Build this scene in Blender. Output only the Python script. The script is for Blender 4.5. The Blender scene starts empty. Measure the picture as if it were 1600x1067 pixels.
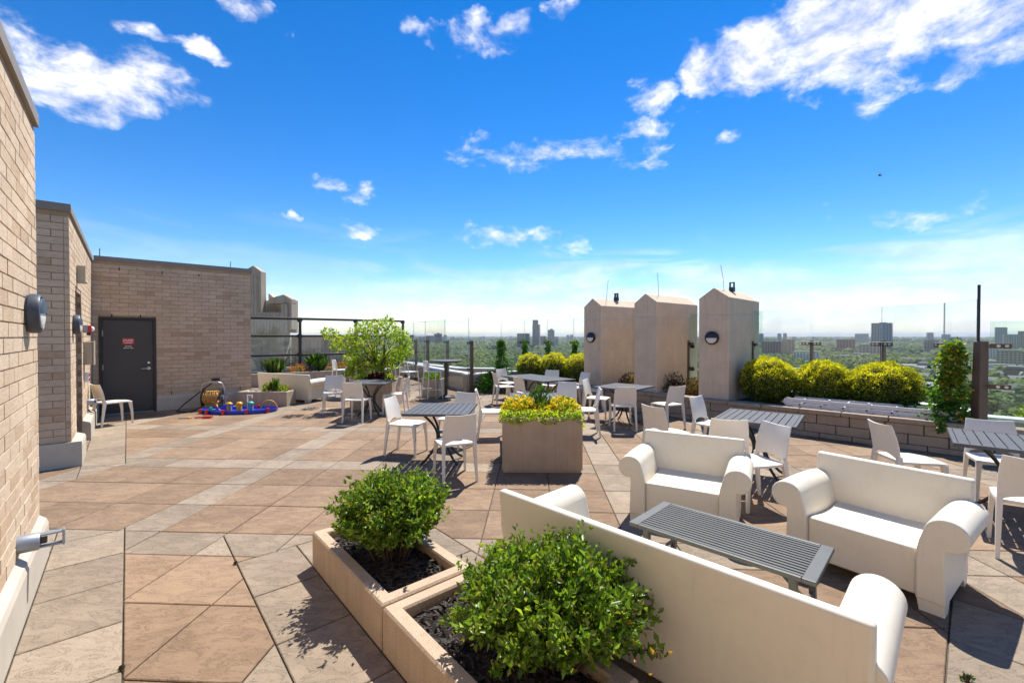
import bpy, bmesh, math, random
import numpy as np
from mathutils import Vector, Matrix

# ------------------------------------------------------------------ camera, light, exposure
scene = bpy.context.scene
COL = scene.collection
rnd = random.Random(7)
nrg = np.random.default_rng(11)
F_PX, CAM_H, PITCH = 690.0, 1.74, math.atan((533.5 - 525.0) / 690.0)

cam_data = bpy.data.cameras.new('camera')
cam_data.sensor_width = 36.0
cam_data.lens = F_PX / 1600.0 * 36.0
cam_data.clip_start = 0.05
cam_data.clip_end = 60000.0
cam = bpy.data.objects.new('camera', cam_data)
COL.objects.link(cam)
cam.location = (0, 0, CAM_H)
cam.rotation_euler = (math.pi / 2 - PITCH, 0, 0)
scene.camera = cam

SUN_EL, SUN_AZ = math.radians(58.0), math.radians(20.0)      # azimuth to the right of the view direction (+Y)
sun_dir = Vector((math.sin(SUN_AZ) * math.cos(SUN_EL), math.cos(SUN_AZ) * math.cos(SUN_EL), math.sin(SUN_EL)))
sl = bpy.data.lights.new('sun', 'SUN')
sl.energy = 2.55
sl.angle = math.radians(0.53)
sl.color = (1.0, 0.955, 0.885)
so = bpy.data.objects.new('sun', sl)
COL.objects.link(so)
so.location = (0, 0, 60)
so.rotation_euler = sun_dir.to_track_quat('Z', 'Y').to_euler()

scene.view_settings.view_transform = 'Standard'
scene.view_settings.look = 'None'
scene.view_settings.exposure = 1.60
scene.view_settings.gamma = 1.0
scene.cycles.use_denoising = True
scene.cycles.max_bounces = 8
scene.cycles.transparent_max_bounces = 16
scene.cycles.volume_bounces = 0


class NT:
    """small helper for node trees"""
    def __init__(self, tree):
        self.t = tree
        self.n = tree.nodes
        self.l = tree.links

    def node(self, typ, **kw):
        nd = self.n.new(typ)
        for k, v in kw.items():
            setattr(nd, k, v)
        return nd

    def put(self, sock, val):
        if isinstance(val, bpy.types.NodeSocket):
            self.l.new(val, sock)
        elif val is not None:
            if sock.type == 'RGBA' and len(val) == 3:
                val = (*val, 1)
            sock.default_value = val

    def math(self, op, a, b=None, c=None, clamp=False):
        nd = self.n.new('ShaderNodeMath')
        nd.operation = op
        nd.use_clamp = clamp
        self.put(nd.inputs[0], a)
        if b is not None:
            self.put(nd.inputs[1], b)
        if c is not None:
            self.put(nd.inputs[2], c)
        return nd.outputs[0]

    def mix(self, fac, a, b, blend='MIX'):
        nd = self.n.new('ShaderNodeMix')
        nd.data_type = 'RGBA'
        nd.blend_type = blend
        self.put(nd.inputs['Factor'], fac)
        self.put(nd.inputs[6], a)
        self.put(nd.inputs[7], b)
        return nd.outputs[2]

    def noise(self, vec, scale, detail=4, rough=0.55, dist=0.0):
        nd = self.n.new('ShaderNodeTexNoise')
        if vec is not None:
            self.l.new(vec, nd.inputs['Vector'])
        nd.inputs['Scale'].default_value = scale
        nd.inputs['Detail'].default_value = detail
        nd.inputs['Roughness'].default_value = rough
        nd.inputs['Distortion'].default_value = dist
        return nd.outputs['Fac']

    def ramp(self, fac, lo, hi, a=0.0, b=1.0, smooth=True):
        nd = self.n.new('ShaderNodeMapRange')
        nd.interpolation_type = 'SMOOTHSTEP' if smooth else 'LINEAR'
        self.put(nd.inputs[0], fac)
        nd.inputs[1].default_value = lo
        nd.inputs[2].default_value = hi
        nd.inputs[3].default_value = a
        nd.inputs[4].default_value = b
        return nd.outputs[0]

    def mapping(self, vec, scale=(1, 1, 1), rot=(0, 0, 0), loc=(0, 0, 0)):
        nd = self.n.new('ShaderNodeMapping')
        self.l.new(vec, nd.inputs[0])
        nd.inputs['Scale'].default_value = scale
        nd.inputs['Rotation'].default_value = rot
        nd.inputs['Location'].default_value = loc
        return nd.outputs[0]


# ------------------------------------------------------------------ sky: clear blue with scattered clouds and a veil low down
def build_world():
    w = bpy.data.worlds.new('World')
    scene.world = w
    w.use_nodes = True
    N = NT(w.node_tree)
    N.n.clear()
    out = N.node('ShaderNodeOutputWorld')
    bg = N.node('ShaderNodeBackground')
    bg.inputs['Strength'].default_value = 0.125
    N.l.new(bg.outputs[0], out.inputs[0])
    sky = N.node('ShaderNodeTexSky', sky_type='NISHITA')
    sky.sun_disc = False
    sky.sun_elevation = SUN_EL
    sky.sun_rotation = SUN_AZ
    sky.altitude = 100
    sky.air_density = 1.0
    sky.dust_density = 0.0
    sky.ozone_density = 2.0
    hs = N.node('ShaderNodeHueSaturation')
    hs.inputs['Saturation'].default_value = 1.30
    hs.inputs['Value'].default_value = 0.62
    gm = N.node('ShaderNodeGamma')
    gm.inputs['Gamma'].default_value = 1.22
    N.l.new(sky.outputs[0], gm.inputs['Color'])
    N.l.new(gm.outputs[0], hs.inputs['Color'])
    tint = N.mix(1.0, hs.outputs[0], (0.455, 0.452, 0.49), 'MULTIPLY')
    tc = N.node('ShaderNodeTexCoord')
    d = tc.outputs['Generated']
    sx = N.node('ShaderNodeSeparateXYZ')
    N.l.new(d, sx.inputs[0])
    x, y, z = sx.outputs
    az = N.math('ARCTAN2', x, y)
    el = N.math('ARCSINE', z)
    # cloud-deck coordinates: the direction met with a flat layer overhead
    zc = N.math('MAXIMUM', z, 0.03)
    cv = N.node('ShaderNodeCombineXYZ')
    N.l.new(N.math('DIVIDE', x, N.math('ADD', zc, 0.12)), cv.inputs[0])
    N.l.new(N.math('DIVIDE', y, N.math('ADD', zc, 0.12)), cv.inputs[1])
    deck = cv.outputs[0]
    puff = N.mapping(d, scale=(1.0, 1.0, 1.7))
    n1 = N.noise(puff, 6.5, 10, 0.62, 0.4)
    n2 = N.noise(puff, 19.0, 8, 0.60, 0.3)
    wa_, wb_ = N.noise(N.mapping(d, loc=(3, 1, 7)), 5.0, 5, 0.6), N.noise(N.mapping(d, loc=(9, 4, 2)), 5.0, 5, 0.6)
    azw = N.math('ADD', az, N.math('MULTIPLY', N.math('SUBTRACT', wa_, 0.5), 0.34))
    elw = N.math('ADD', el, N.math('MULTIPLY', N.math('SUBTRACT', wb_, 0.5), 0.17))
    nn = N.math('ADD', N.math('MULTIPLY', n1, 0.55), N.math('MULTIPLY', n2, 0.45))
    # clouds that stand out, as (azimuth, elevation, half-width, half-height, weight)
    def ae(px, py):
        X, Z = (px - 800) / F_PX, (525 - py) / F_PX
        return math.atan2(X, 1), math.atan2(Z, math.hypot(X, 1))
    blobs = []
    for (px, py, wx, wy, k) in [
        (1345, 30, 270, 115, 1.5), (1180, 85, 130, 68, 1.3), (1500, 60, 120, 80, 1.2), (1400, 130, 60, 30, .6),
        (170, 135, 150, 62, 1.25), (60, 90, 110, 60, .7), (425, 35, 50, 28, .85), (352, 103, 58, 20, .8), (250, 75, 52, 16, .62),
        (665, 38, 32, 18, .7), (760, 52, 75, 30, .78), (850, 240, 190, 32, .66), (980, 205, 60, 26, .6), (1005, 140, 66, 32, .64),
        (565, 290, 40, 18, .6), (500, 275, 36, 24, .58), (570, 340, 55, 13, .62), (780, 380, 140, 24, .64), (1125, 210, 36, 16, .55),
        (975, 266, 55, 12, .56), (878, 28, 26, 16, .6), (1110, 45, 28, 18, .6), (478, 341, 12, 9, .6), (1420, 333, 130, 18, .48)]:
        a0, e0 = ae(px, py)
        a1, _ = ae(px + wx, py)
        _, e1 = ae(px, py - wy)
        blobs.append((a0, e0, a1 - a0, e1 - e0, k))
    mask = None
    for (a0, e0, w_, h_, k) in blobs:
        da = N.math('DIVIDE', N.math('SUBTRACT', azw, a0), w_ * 1.15)
        de = N.math('DIVIDE', N.math('SUBTRACT', elw, e0), h_ * 1.2)
        r2 = N.math('ADD', N.math('MULTIPLY', da, da), N.math('MULTIPLY', de, de))
        m = N.math('MULTIPLY', N.math('SUBTRACT', 1.0, r2, clamp=True), k)
        mask = m if mask is None else N.math('MAXIMUM', mask, m)
    # scattered cloud everywhere else (behind and overhead) at the same cover
    back = N.ramp(y, 0.15, -0.15)
    mask = N.math('MAXIMUM', mask, N.math('MULTIPLY', N.ramp(N.noise(deck, 1.1, 3, 0.5), 0.5, 0.7), N.math('MULTIPLY', back, 0.75)))
    dens = N.ramp(N.math('ADD', N.math('MULTIPLY', N.math('SUBTRACT', nn, 0.5), 2.4), N.math('MULTIPLY', N.math('POWER', mask, 0.6), 0.60)), 0.27, 0.84)
    # thin veil above the horizon, streaked
    st = N.noise(N.mapping(d, scale=(1.4, 1.4, 9.0), rot=(0, 0.10, 0)), 2.2, 6, 0.55, 0.6)
    edge = N.math('ADD', el, N.math('MULTIPLY', N.math('SUBTRACT', st, 0.5), 0.42))
    low = N.ramp(edge, 0.19, 0.06)
    side = N.ramp(az, -0.6, 0.3, 0.30, 0.85)
    veil = N.math('MULTIPLY', low, N.math('MULTIPLY', side, N.ramp(st, 0.25, 0.65, 0.45, 1.0)))
    dens2 = N.math('MAXIMUM', N.math('MULTIPLY', dens, 0.93), veil)
    shade = N.ramp(N.math('ADD', N.math('MULTIPLY', n1, 0.6), N.math('MULTIPLY', n2, 0.4)), 0.42, 0.66, 0.0, 1.0)
    cc = N.mix(shade, (2.35, 2.4, 2.75), (3.7, 3.68, 3.7))
    col = N.mix(dens2, tint, cc)
    N.l.new(col, bg.inputs['Color'])


build_world()


# ------------------------------------------------------------------ geometry helpers
def G(px, py, z=0.0):
    """the point at height z that the photograph shows at this pixel"""
    xx, yy = (px - 800) / F_PX, -(py - 533.5) / F_PX
    dy = math.cos(PITCH) + yy * math.sin(PITCH)
    dz = yy * math.cos(PITCH) - math.sin(PITCH)
    t = (z - CAM_H) / dz
    return Vector((xx * t, dy * t, z))


class MB:
    """collects boxes, prisms, tubes and sheets and links them as ONE mesh object"""
    def __init__(self):
        self.v, self.f = [], []

    def add(self, vs, fs):
        o = len(self.v)
        self.v += [tuple(p) for p in vs]
        self.f += [tuple(i + o for i in q) for q in fs]
        return self

    def box(self, c, s, M=None):
        x, y, z = s[0] / 2, s[1] / 2, s[2] / 2
        vs = [Vector((c[0] + i * x, c[1] + j * y, c[2] + k * z)) for k in (-1, 1) for j in (-1, 1) for i in (-1, 1)]
        if M is not None:
            vs = [M @ p for p in vs]
        return self.add(vs, [(0, 2, 3, 1), (4, 5, 7, 6), (0, 1, 5, 4), (2, 6, 7, 3), (0, 4, 6, 2), (1, 3, 7, 5)])

    def taper(self, p0, p1, s0, s1):
        """box post from p0 (size s0) to p1 (size s1), ends level"""
        vs = []
        for p, s in ((p0, s0), (p1, s1)):
            for (i, j) in ((-1, -1), (1, -1), (1, 1), (-1, 1)):
                vs.append((p[0] + i * s[0] / 2, p[1] + j * s[1] / 2, p[2]))
        return self.add(vs, [(3, 2, 1, 0), (4, 5, 6, 7), (0, 1, 5, 4), (1, 2, 6, 5), (2, 3, 7, 6), (3, 0, 4, 7)])

    def prism(self, poly, z0, z1):
        n = len(poly)
        vs = [(p[0], p[1], z0) for p in poly] + [(p[0], p[1], z1) for p in poly]
        fs = [tuple(range(n - 1, -1, -1)), tuple(range(n, 2 * n))]
        fs += [(i, (i + 1) % n, n + (i + 1) % n, n + i) for i in range(n)]
        return self.add(vs, fs)

    def loft(self, rings, caps=True):
        n = len(rings[0])
        vs = [p for r in rings for p in r]
        fs = []
        for k in range(len(rings) - 1):
            for i in range(n):
                j = (i + 1) % n
                fs.append((k * n + i, k * n + j, (k + 1) * n + j, (k + 1) * n + i))
        if caps:
            fs += [tuple(range(n - 1, -1, -1)), tuple(range((len(rings) - 1) * n, len(rings) * n))]
        return self.add(vs, fs)

    def tube(self, pts, r, n=8, r1=None):
        pts = [Vector(p) for p in pts]
        r1 = r if r1 is None else r1
        rings = []
        up = None
        for i, p in enumerate(pts):
            a = pts[max(i - 1, 0)]
            b = pts[min(i + 1, len(pts) - 1)]
            t = (b - a).normalized()
            if up is None:
                up = t.orthogonal().normalized()
            up = (up - t * up.dot(t))
            up = up.normalized() if up.length > 1e-6 else t.orthogonal().normalized()
            s = t.cross(up)
            rr = r + (r1 - r) * i / max(len(pts) - 1, 1)
            rings.append([p + (up * math.cos(2 * math.pi * k / n) + s * math.sin(2 * math.pi * k / n)) * rr for k in range(n)])
        return self.loft(rings)

    def lathe(self, prof, n=24, c=(0, 0, 0)):
        rings = [[(c[0] + r * math.cos(2 * math.pi * k / n), c[1] + r * math.sin(2 * math.pi * k / n), c[2] + z) for k in range(n)] for (r, z) in prof]
        return self.loft(rings)

    def sheet(self, fn, nu, nv, th=None):
        """grid surface fn(u,v)->point; th = thickness vector function or None"""
        top = [Vector(fn(i / nu, j / nv)) for j in range(nv + 1) for i in range(nu + 1)]
        W = nu + 1
        if th is None:
            return self.add(top, [(j * W + i, j * W + i + 1, (j + 1) * W + i + 1, (j + 1) * W + i) for j in range(nv) for i in range(nu)])
        bot = [p - Vector(th) for p in top]
        n = len(top)
        fs = []
        for j in range(nv):
            for i in range(nu):
                a, b, c, d = j * W + i, j * W + i + 1, (j + 1) * W + i + 1, (j + 1) * W + i
                fs += [(a, b, c, d), (n + d, n + c, n + b, n + a)]
        for i in range(nu):
            fs.append((i + 1, i, n + i, n + i + 1))
            a = nv * W + i
            fs.append((a, a + 1, n + a + 1, n + a))
        for j in range(nv):
            a = j * W
            fs.append((a, a + W, n + a + W, n + a))
            a = j * W + nu
            fs.append((a + W, a, n + a, n + a + W))
        return self.add(top + bot, fs)

    def mesh(self, name='mesh'):
        me = bpy.data.meshes.new(name)
        me.from_pydata(self.v, [], self.f)
        me.update()
        return me

    def build(self, name, mat, parent=None, smooth=None, bevel=None, fix=True):
        me = self.mesh(name)
        if fix:
            bm = bmesh.new()
            bm.from_mesh(me)
            bmesh.ops.recalc_face_normals(bm, faces=bm.faces)
            bm.to_mesh(me)
            bm.free()
        me.materials.append(mat)
        if smooth is not None:
            me.polygons.foreach_set('use_smooth', [True] * len(me.polygons))
            me.set_sharp_from_angle(angle=math.radians(smooth))
        o = link(name, me, parent)
        if bevel:
            add_bevel(o, bevel)
        return o


def add_bevel(o, w, seg=2):
    b = o.modifiers.new('bevel', 'BEVEL')
    b.width = w
    b.segments = seg
    b.limit_method = 'ANGLE'
    b.angle_limit = math.radians(40)
    b.harden_normals = False


def link(name, data, parent=None):
    o = bpy.data.objects.new(name, data)
    COL.objects.link(o)
    if parent is not None:
        o.parent = parent
    return o


def tag(o, label=None, cat=None, group=None, kind=None):
    if label:
        o['label'] = label
    if cat:
        o['category'] = cat
    if group:
        o['group'] = group
    if kind:
        o['kind'] = kind
    return o


def thing(name, label, cat, loc=(0, 0, 0), rz=0.0, group=None):
    o = link(name, None)
    o.location = loc
    o.rotation_euler = (0, 0, rz)
    o.empty_display_size = 0.2
    return tag(o, label, cat, group)


def kids(o):
    return [c for c in bpy.data.objects if c.parent == o]


def copy_tree(root, children, loc, rz, label=None, group=None):
    """children: {object: [its own children]}"""
    r = root.copy()
    COL.objects.link(r)
    r.location = loc
    r.rotation_euler = (0, 0, rz)
    tag(r, label, None, group)
    for ch, sub in children.items():
        c = ch.copy()
        COL.objects.link(c)
        c.parent = r
        for g in sub:
            gg = g.copy()
            COL.objects.link(gg)
            gg.parent = c
    return r


def tree_of(root):
    first = kids(root)
    return {c: kids(c) for c in first}


# ------------------------------------------------------------------ materials
MATS = {}


def base_mat(name):
    m = bpy.data.materials.new(name)
    m.use_nodes = True
    N = NT(m.node_tree)
    b = N.n['Principled BSDF']
    return m, N, b


def simple(name, col, rough=0.6, metal=0.0, var=0.08, scale=6.0, bump=0.0, bscale=60.0, spec=0.5, coat=0.0):
    """plain material with mild mottling and fine relief"""
    m, N, b = base_mat(name)
    tc = N.node('ShaderNodeTexCoord').outputs['Object']
    n = N.noise(tc, scale, 5, 0.6)
    k = N.ramp(n, 0.25, 0.75, 1 - var, 1 + var, smooth=False)
    cn = N.node('ShaderNodeVectorMath', operation='SCALE')
    cn.inputs[0].default_value = col
    N.l.new(k, cn.inputs['Scale'])
    N.l.new(cn.outputs[0], b.inputs['Base Color'])
    b.inputs['Roughness'].default_value = rough
    b.inputs['Metallic'].default_value = metal
    b.inputs['Specular IOR Level'].default_value = spec
    if coat:
        b.inputs['Coat Weight'].default_value = coat
    if bump:
        bp = N.node('ShaderNodeBump')
        bp.inputs['Strength'].default_value = bump
        bp.inputs['Distance'].default_value = 0.004
        N.l.new(N.noise(tc, bscale, 4, 0.6), bp.inputs['Height'])
        N.l.new(bp.outputs[0], b.inputs['Normal'])
    MATS[name] = m
    return m


def rand_piece(N):
    """a random number for each object and each loose piece of a mesh"""
    oi = N.node('ShaderNodeObjectInfo').outputs['Random']
    ge = N.node('ShaderNodeNewGeometry').outputs['Random Per Island']
    return N.math('FRACT', N.math('ADD', oi, ge))


def stone_slab(name, c_lo, c_hi, stain):
    m, N, b = base_mat(name)
    geo = N.node('ShaderNodeNewGeometry')
    pos = geo.outputs['Position']
    r = rand_piece(N)
    off = N.node('ShaderNodeCombineXYZ')
    N.l.new(N.math('MULTIPLY', r, 37.0), off.inputs[0])
    N.l.new(N.math('MULTIPLY', r, 91.0), off.inputs[1])
    va = N.node('ShaderNodeVectorMath', operation='ADD')
    N.l.new(pos, va.inputs[0])
    N.l.new(off.outputs[0], va.inputs[1])
    p = va.outputs[0]
    cleft = N.noise(N.mapping(p, scale=(1.0, 2.3, 1.0), rot=(0, 0, 0.5)), 5.5, 9, 0.68, 0.9)
    fine = N.noise(p, 70, 4, 0.7)
    big = N.noise(p, 2.2, 4, 0.6)
    t = N.math('ADD', N.math('MULTIPLY', cleft, 0.45), N.math('MULTIPLY', big, 0.55))
    t = N.math('ADD', t, N.math('MULTIPLY', N.math('SUBTRACT', r, 0.5), 0.26))
    col = N.mix(N.ramp(t, 0.25, 0.75), c_lo, c_hi)
    dirt = N.ramp(N.noise(pos, 1.1, 6, 0.7), 0.50, 0.78)
    col = N.mix(N.math('MULTIPLY', dirt, 0.32), col, stain)
    speck = N.ramp(fine, 0.30, 0.46, 0.72, 1.0)
    col = N.mix(1.0, col, speck, 'MULTIPLY')
    crack = N.ramp(N.math('ABSOLUTE', N.math('SUBTRACT', cleft, 0.47)), 0.0, 0.020, 0.60, 1.0)
    col = N.mix(1.0, col, crack, 'MULTIPLY')
    N.l.new(col, b.inputs['Base Color'])
    b.inputs['Roughness'].default_value = 0.82
    b.inputs['Specular IOR Level'].default_value = 0.35
    bp = N.node('ShaderNodeBump')
    bp.inputs['Strength'].default_value = 0.75
    bp.inputs['Distance'].default_value = 0.012
    N.l.new(N.math('ADD', cleft, N.math('MULTIPLY', fine, 0.22)), bp.inputs['Height'])
    N.l.new(bp.outputs[0], b.inputs['Normal'])
    MATS[name] = m


def brick_mat(name, c0, c1, c2):
    m, N, b = base_mat(name)
    pos = N.node('ShaderNodeNewGeometry').outputs['Position']
    r = rand_piece(N)
    r2 = N.math('FRACT', N.math('MULTIPLY', r, 17.31))
    col = N.mix(r, c0, c1)
    col = N.mix(N.ramp(r2, 0.80, 0.95), col, c2)
    streak = N.noise(N.mapping(pos, scale=(6, 6, 45)), 2.0, 5, 0.65)
    col = N.mix(1.0, col, N.ramp(streak, 0.3, 0.7, 0.84, 1.08), 'MULTIPLY')
    wash = N.ramp(N.noise(pos, 0.9, 5, 0.65), 0.35, 0.7, 0.90, 1.06)
    col = N.mix(1.0, col, wash, 'MULTIPLY')
    N.l.new(col, b.inputs['Base Color'])
    b.inputs['Roughness'].default_value = 0.88
    b.inputs['Specular IOR Level'].default_value = 0.25
    bp = N.node('ShaderNodeBump')
    bp.inputs['Strength'].default_value = 0.5
    bp.inputs['Distance'].default_value = 0.004
    N.l.new(N.math('ADD', N.noise(pos, 90, 4, 0.7), N.math('MULTIPLY', streak, 0.5)), bp.inputs['Height'])
    N.l.new(bp.outputs[0], b.inputs['Normal'])
    MATS[name] = m


def concrete(name, col, stain, streaks=0.5, speck=0.25, rough=0.86):
    """cast concrete: aggregate speckle, rain streaks and dirt of its own"""
    m, N, b = base_mat(name)
    pos = N.node('ShaderNodeNewGeometry').outputs['Position']
    ob = N.node('ShaderNodeTexCoord').outputs['Object']
    fine = N.noise(ob, 160, 3, 0.75)
    mid = N.noise(pos, 3.2, 6, 0.65)
    run = N.noise(N.mapping(pos, scale=(11, 11, 0.7)), 1.6, 6, 0.7)
    c = N.mix(N.ramp(mid, 0.3, 0.72), col, [x * 0.86 for x in col])
    c = N.mix(N.math('MULTIPLY', N.ramp(run, 0.45, 0.75), streaks), c, stain)
    c = N.mix(1.0, c, N.ramp(fine, 0.3, 0.7, 1 - speck, 1 + speck * 0.6), 'MULTIPLY')
    N.l.new(c, b.inputs['Base Color'])
    b.inputs['Roughness'].default_value = rough
    b.inputs['Specular IOR Level'].default_value = 0.3
    bp = N.node('ShaderNodeBump')
    bp.inputs['Strength'].default_value = 0.35
    bp.inputs['Distance'].default_value = 0.003
    N.l.new(N.math('ADD', fine, N.math('MULTIPLY', mid, 0.6)), bp.inputs['Height'])
    N.l.new(bp.outputs[0], b.inputs['Normal'])
    MATS[name] = m


def plastic(name, col, dirt_col, rough, dirt):
    m, N, b = base_mat(name)
    ob = N.node('ShaderNodeTexCoord').outputs['Object']
    pos = N.node('ShaderNodeNewGeometry').outputs['Position']
    d = N.math('MULTIPLY', N.ramp(N.noise(pos, 4.5, 7, 0.72), 0.46, 0.8), dirt)
    d2 = N.math('MULTIPLY', N.ramp(N.noise(N.mapping(ob, scale=(26, 26, 2.0)), 1.5, 5, 0.7), 0.5, 0.8), dirt * 0.7)
    c = N.mix(N.math('ADD', d, d2, clamp=True), col, dirt_col)
    N.l.new(c, b.inputs['Base Color'])
    N.l.new(N.ramp(N.noise(ob, 9, 4, 0.6), 0.3, 0.7, rough - 0.07, rough + 0.1), b.inputs['Roughness'])
    b.inputs['Specular IOR Level'].default_value = 0.45
    bp = N.node('ShaderNodeBump')
    bp.inputs['Strength'].default_value = 0.10
    bp.inputs['Distance'].default_value = 0.002
    N.l.new(N.noise(ob, 220, 2, 0.5), bp.inputs['Height'])
    N.l.new(bp.outputs[0], b.inputs['Normal'])
    MATS[name] = m


def leaf_mat(name, rough=0.45, trans=0.45):
    """leaf colour comes from the mesh's own colour attribute"""
    m, N, b = base_mat(name)
    at = N.node('ShaderNodeAttribute', attribute_name='Col')
    N.l.new(at.outputs['Color'], b.inputs['Base Color'])
    b.inputs['Roughness'].default_value = rough
    b.inputs['Specular IOR Level'].default_value = 0.4
    tr = N.node('ShaderNodeBsdfTranslucent')
    tcol = N.mix(1.0, at.outputs['Color'], (1.25, 1.35, 0.55), 'MULTIPLY')
    N.l.new(tcol, tr.inputs['Color'])
    mx = N.node('ShaderNodeMixShader')
    mx.inputs[0].default_value = trans
    out = N.n['Material Output']
    N.l.new(b.outputs[0], mx.inputs[1])
    N.l.new(tr.outputs[0], mx.inputs[2])
    N.l.new(mx.outputs[0], out.inputs['Surface'])
    MATS[name] = m


def glass_mat(name, tint, refl=1.0):
    m, N, b = base_mat(name)
    N.n.remove(b)
    out = N.n['Material Output']
    tr = N.node('ShaderNodeBsdfTransparent')
    tr.inputs[0].default_value = (*tint, 1)
    gl = N.node('ShaderNodeBsdfGlossy')
    gl.inputs['Roughness'].default_value = 0.02
    ge = N.node('ShaderNodeNewGeometry')
    dt = N.node('ShaderNodeVectorMath', operation='DOT_PRODUCT')
    N.l.new(ge.outputs['Normal'], dt.inputs[0])
    N.l.new(ge.outputs['Incoming'], dt.inputs[1])
    cs = N.math('SUBTRACT', 1.0, N.math('ABSOLUTE', dt.outputs['Value']), clamp=True)
    fres = N.math('ADD', 0.04, N.math('MULTIPLY', N.math('POWER', cs, 5.0), 0.96))
    mx = N.node('ShaderNodeMixShader')
    N.l.new(N.math('MULTIPLY', fres, refl), mx.inputs[0])
    N.l.new(tr.outputs[0], mx.inputs[1])
    N.l.new(gl.outputs[0], mx.inputs[2])
    N.l.new(mx.outputs[0], out.inputs['Surface'])
    MATS[name] = m


stone_slab('tan_slab', (0.185, 0.118, 0.069), (0.325, 0.217, 0.133), (0.14, 0.10, 0.067))
stone_slab('grey_slab', (0.215, 0.165, 0.115), (0.345, 0.270, 0.193), (0.15, 0.118, 0.087))
brick_mat('brick', (0.57, 0.43, 0.29), (0.63, 0.49, 0.345), (0.51, 0.365, 0.235))
simple('mortar', (0.38, 0.275, 0.18), 0.95, var=0.15, bump=0.4)
simple('joint_sand', (0.085, 0.068, 0.050), 0.95, var=0.35, scale=14, bump=0.5)
concrete('planter_concrete', (0.53, 0.40, 0.28), (0.31, 0.215, 0.14), 0.40, 0.34)
concrete('pillar_concrete', (0.74, 0.57, 0.405), (0.54, 0.395, 0.27), 0.6, 0.14)
concrete('grey_concrete', (0.48, 0.39, 0.29), (0.20, 0.165, 0.13), 0.5, 0.14)
concrete('pale_concrete', (0.36, 0.32, 0.28), (0.22, 0.19, 0.16), 0.4, 0.10)
concrete('block_stone', (0.42, 0.325, 0.235), (0.15, 0.115, 0.085), 0.35, 0.34)
concrete('block_cap', (0.42, 0.325, 0.24), (0.16, 0.125, 0.095), 0.45, 0.30)
simple('plinth_metal', (0.49, 0.435, 0.345), 0.55, var=0.10, scale=3, bump=0.05)
simple('cap_metal', (0.25, 0.215, 0.175), 0.6, metal=0.0, spec=0.3, var=0.10, scale=2)
plastic('sofa_plastic', (0.80, 0.725, 0.575), (0.56, 0.49, 0.38), 0.42, 0.34)
plastic('chair_plastic', (0.80, 0.735, 0.635), (0.50, 0.45, 0.37), 0.38, 0.30)
simple('table_metal', (0.085, 0.088, 0.093), 0.6, spec=0.3, metal=0.0, var=0.14, scale=9, bump=0.05, bscale=200)
simple('table_frame', (0.022, 0.022, 0.023), 0.42, var=0.2)
simple('coffee_metal', (0.095, 0.098, 0.088), 0.45, var=0.12, scale=8)
simple('white_metal', (0.72, 0.72, 0.70), 0.35, metal=0.0, var=0.05)
simple('dark_bronze', (0.045, 0.036, 0.030), 0.42, metal=0.3, var=0.15)
simple('brown_post', (0.145, 0.098, 0.066), 0.5, metal=0.2, var=0.12, scale=4)
simple('steel', (0.55, 0.55, 0.54), 0.28, metal=0.9, var=0.06)
simple('black_rubber', (0.018, 0.018, 0.018), 0.55, var=0.2)
simple('door_paint', (0.050, 0.048, 0.046), 0.5, var=0.06, scale=2, bump=0.03)
simple('door_frame_paint', (0.020, 0.019, 0.018), 0.5, var=0.1)
simple('lamp_grey', (0.055, 0.066, 0.082), 0.45, metal=0.2, var=0.08)
simple('lamp_black', (0.020, 0.020, 0.022), 0.45, var=0.08)
simple('lamp_diffuser', (0.72, 0.70, 0.64), 0.35, var=0.05)
simple('galvanised', (0.30, 0.33, 0.36), 0.45, metal=0.5, var=0.12, scale=12)
simple('beige_box', (0.42, 0.37, 0.27), 0.55, var=0.08)
simple('red_plastic', (0.55, 0.025, 0.03), 0.3, var=0.06)
simple('white_plastic', (0.78, 0.77, 0.74), 0.4, var=0.05)
simple('sign_red', (0.60, 0.03, 0.035), 0.4, var=0.04)
simple('sign_black', (0.03, 0.03, 0.03), 0.4, var=0.04)
simple('sign_ink', (0.80, 0.78, 0.74), 0.5, var=0.02)
simple('blue_plastic', (0.012, 0.05, 0.52), 0.3, var=0.08)
simple('yellow_plastic', (0.75, 0.36, 0.02), 0.35, var=0.06)
simple('teal_plastic', (0.05, 0.42, 0.36), 0.35, var=0.06)
simple('green_plastic', (0.03, 0.34, 0.12), 0.35, var=0.06)
simple('grey_plastic', (0.20, 0.21, 0.24), 0.45, var=0.1)
simple('hose_yellow', (0.62, 0.31, 0.05), 0.45, var=0.12)
simple('ladder_alu', (0.66, 0.66, 0.67), 0.45, metal=0.25, var=0.08, scale=14)
simple('ladder_tip', (0.62, 0.33, 0.035), 0.5, var=0.1)
simple('soil', (0.020, 0.015, 0.011), 0.95, var=0.5, scale=30, bump=1.0, bscale=45)
simple('gravel_white', (0.55, 0.50, 0.40), 0.9, var=0.3, scale=40, bump=1.0, bscale=90)
simple('bark', (0.10, 0.065, 0.042), 0.9, var=0.3, scale=25, bump=0.8, bscale=40)
simple('white_cap', (0.62, 0.62, 0.60), 0.5, var=0.08, scale=2)
simple('cable_black', (0.012, 0.012, 0.012), 0.6, var=0.1)
leaf_mat('leaf')
leaf_mat('leaf_glossy', 0.32, 0.42)
leaf_mat('needle', 0.55, 0.48)
leaf_mat('petal', 0.6, 0.30)
glass_mat('clear_glass', (0.965, 0.985, 0.98))
glass_mat('green_glass', (0.88, 0.96, 0.93))
M_ = MATS


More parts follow.
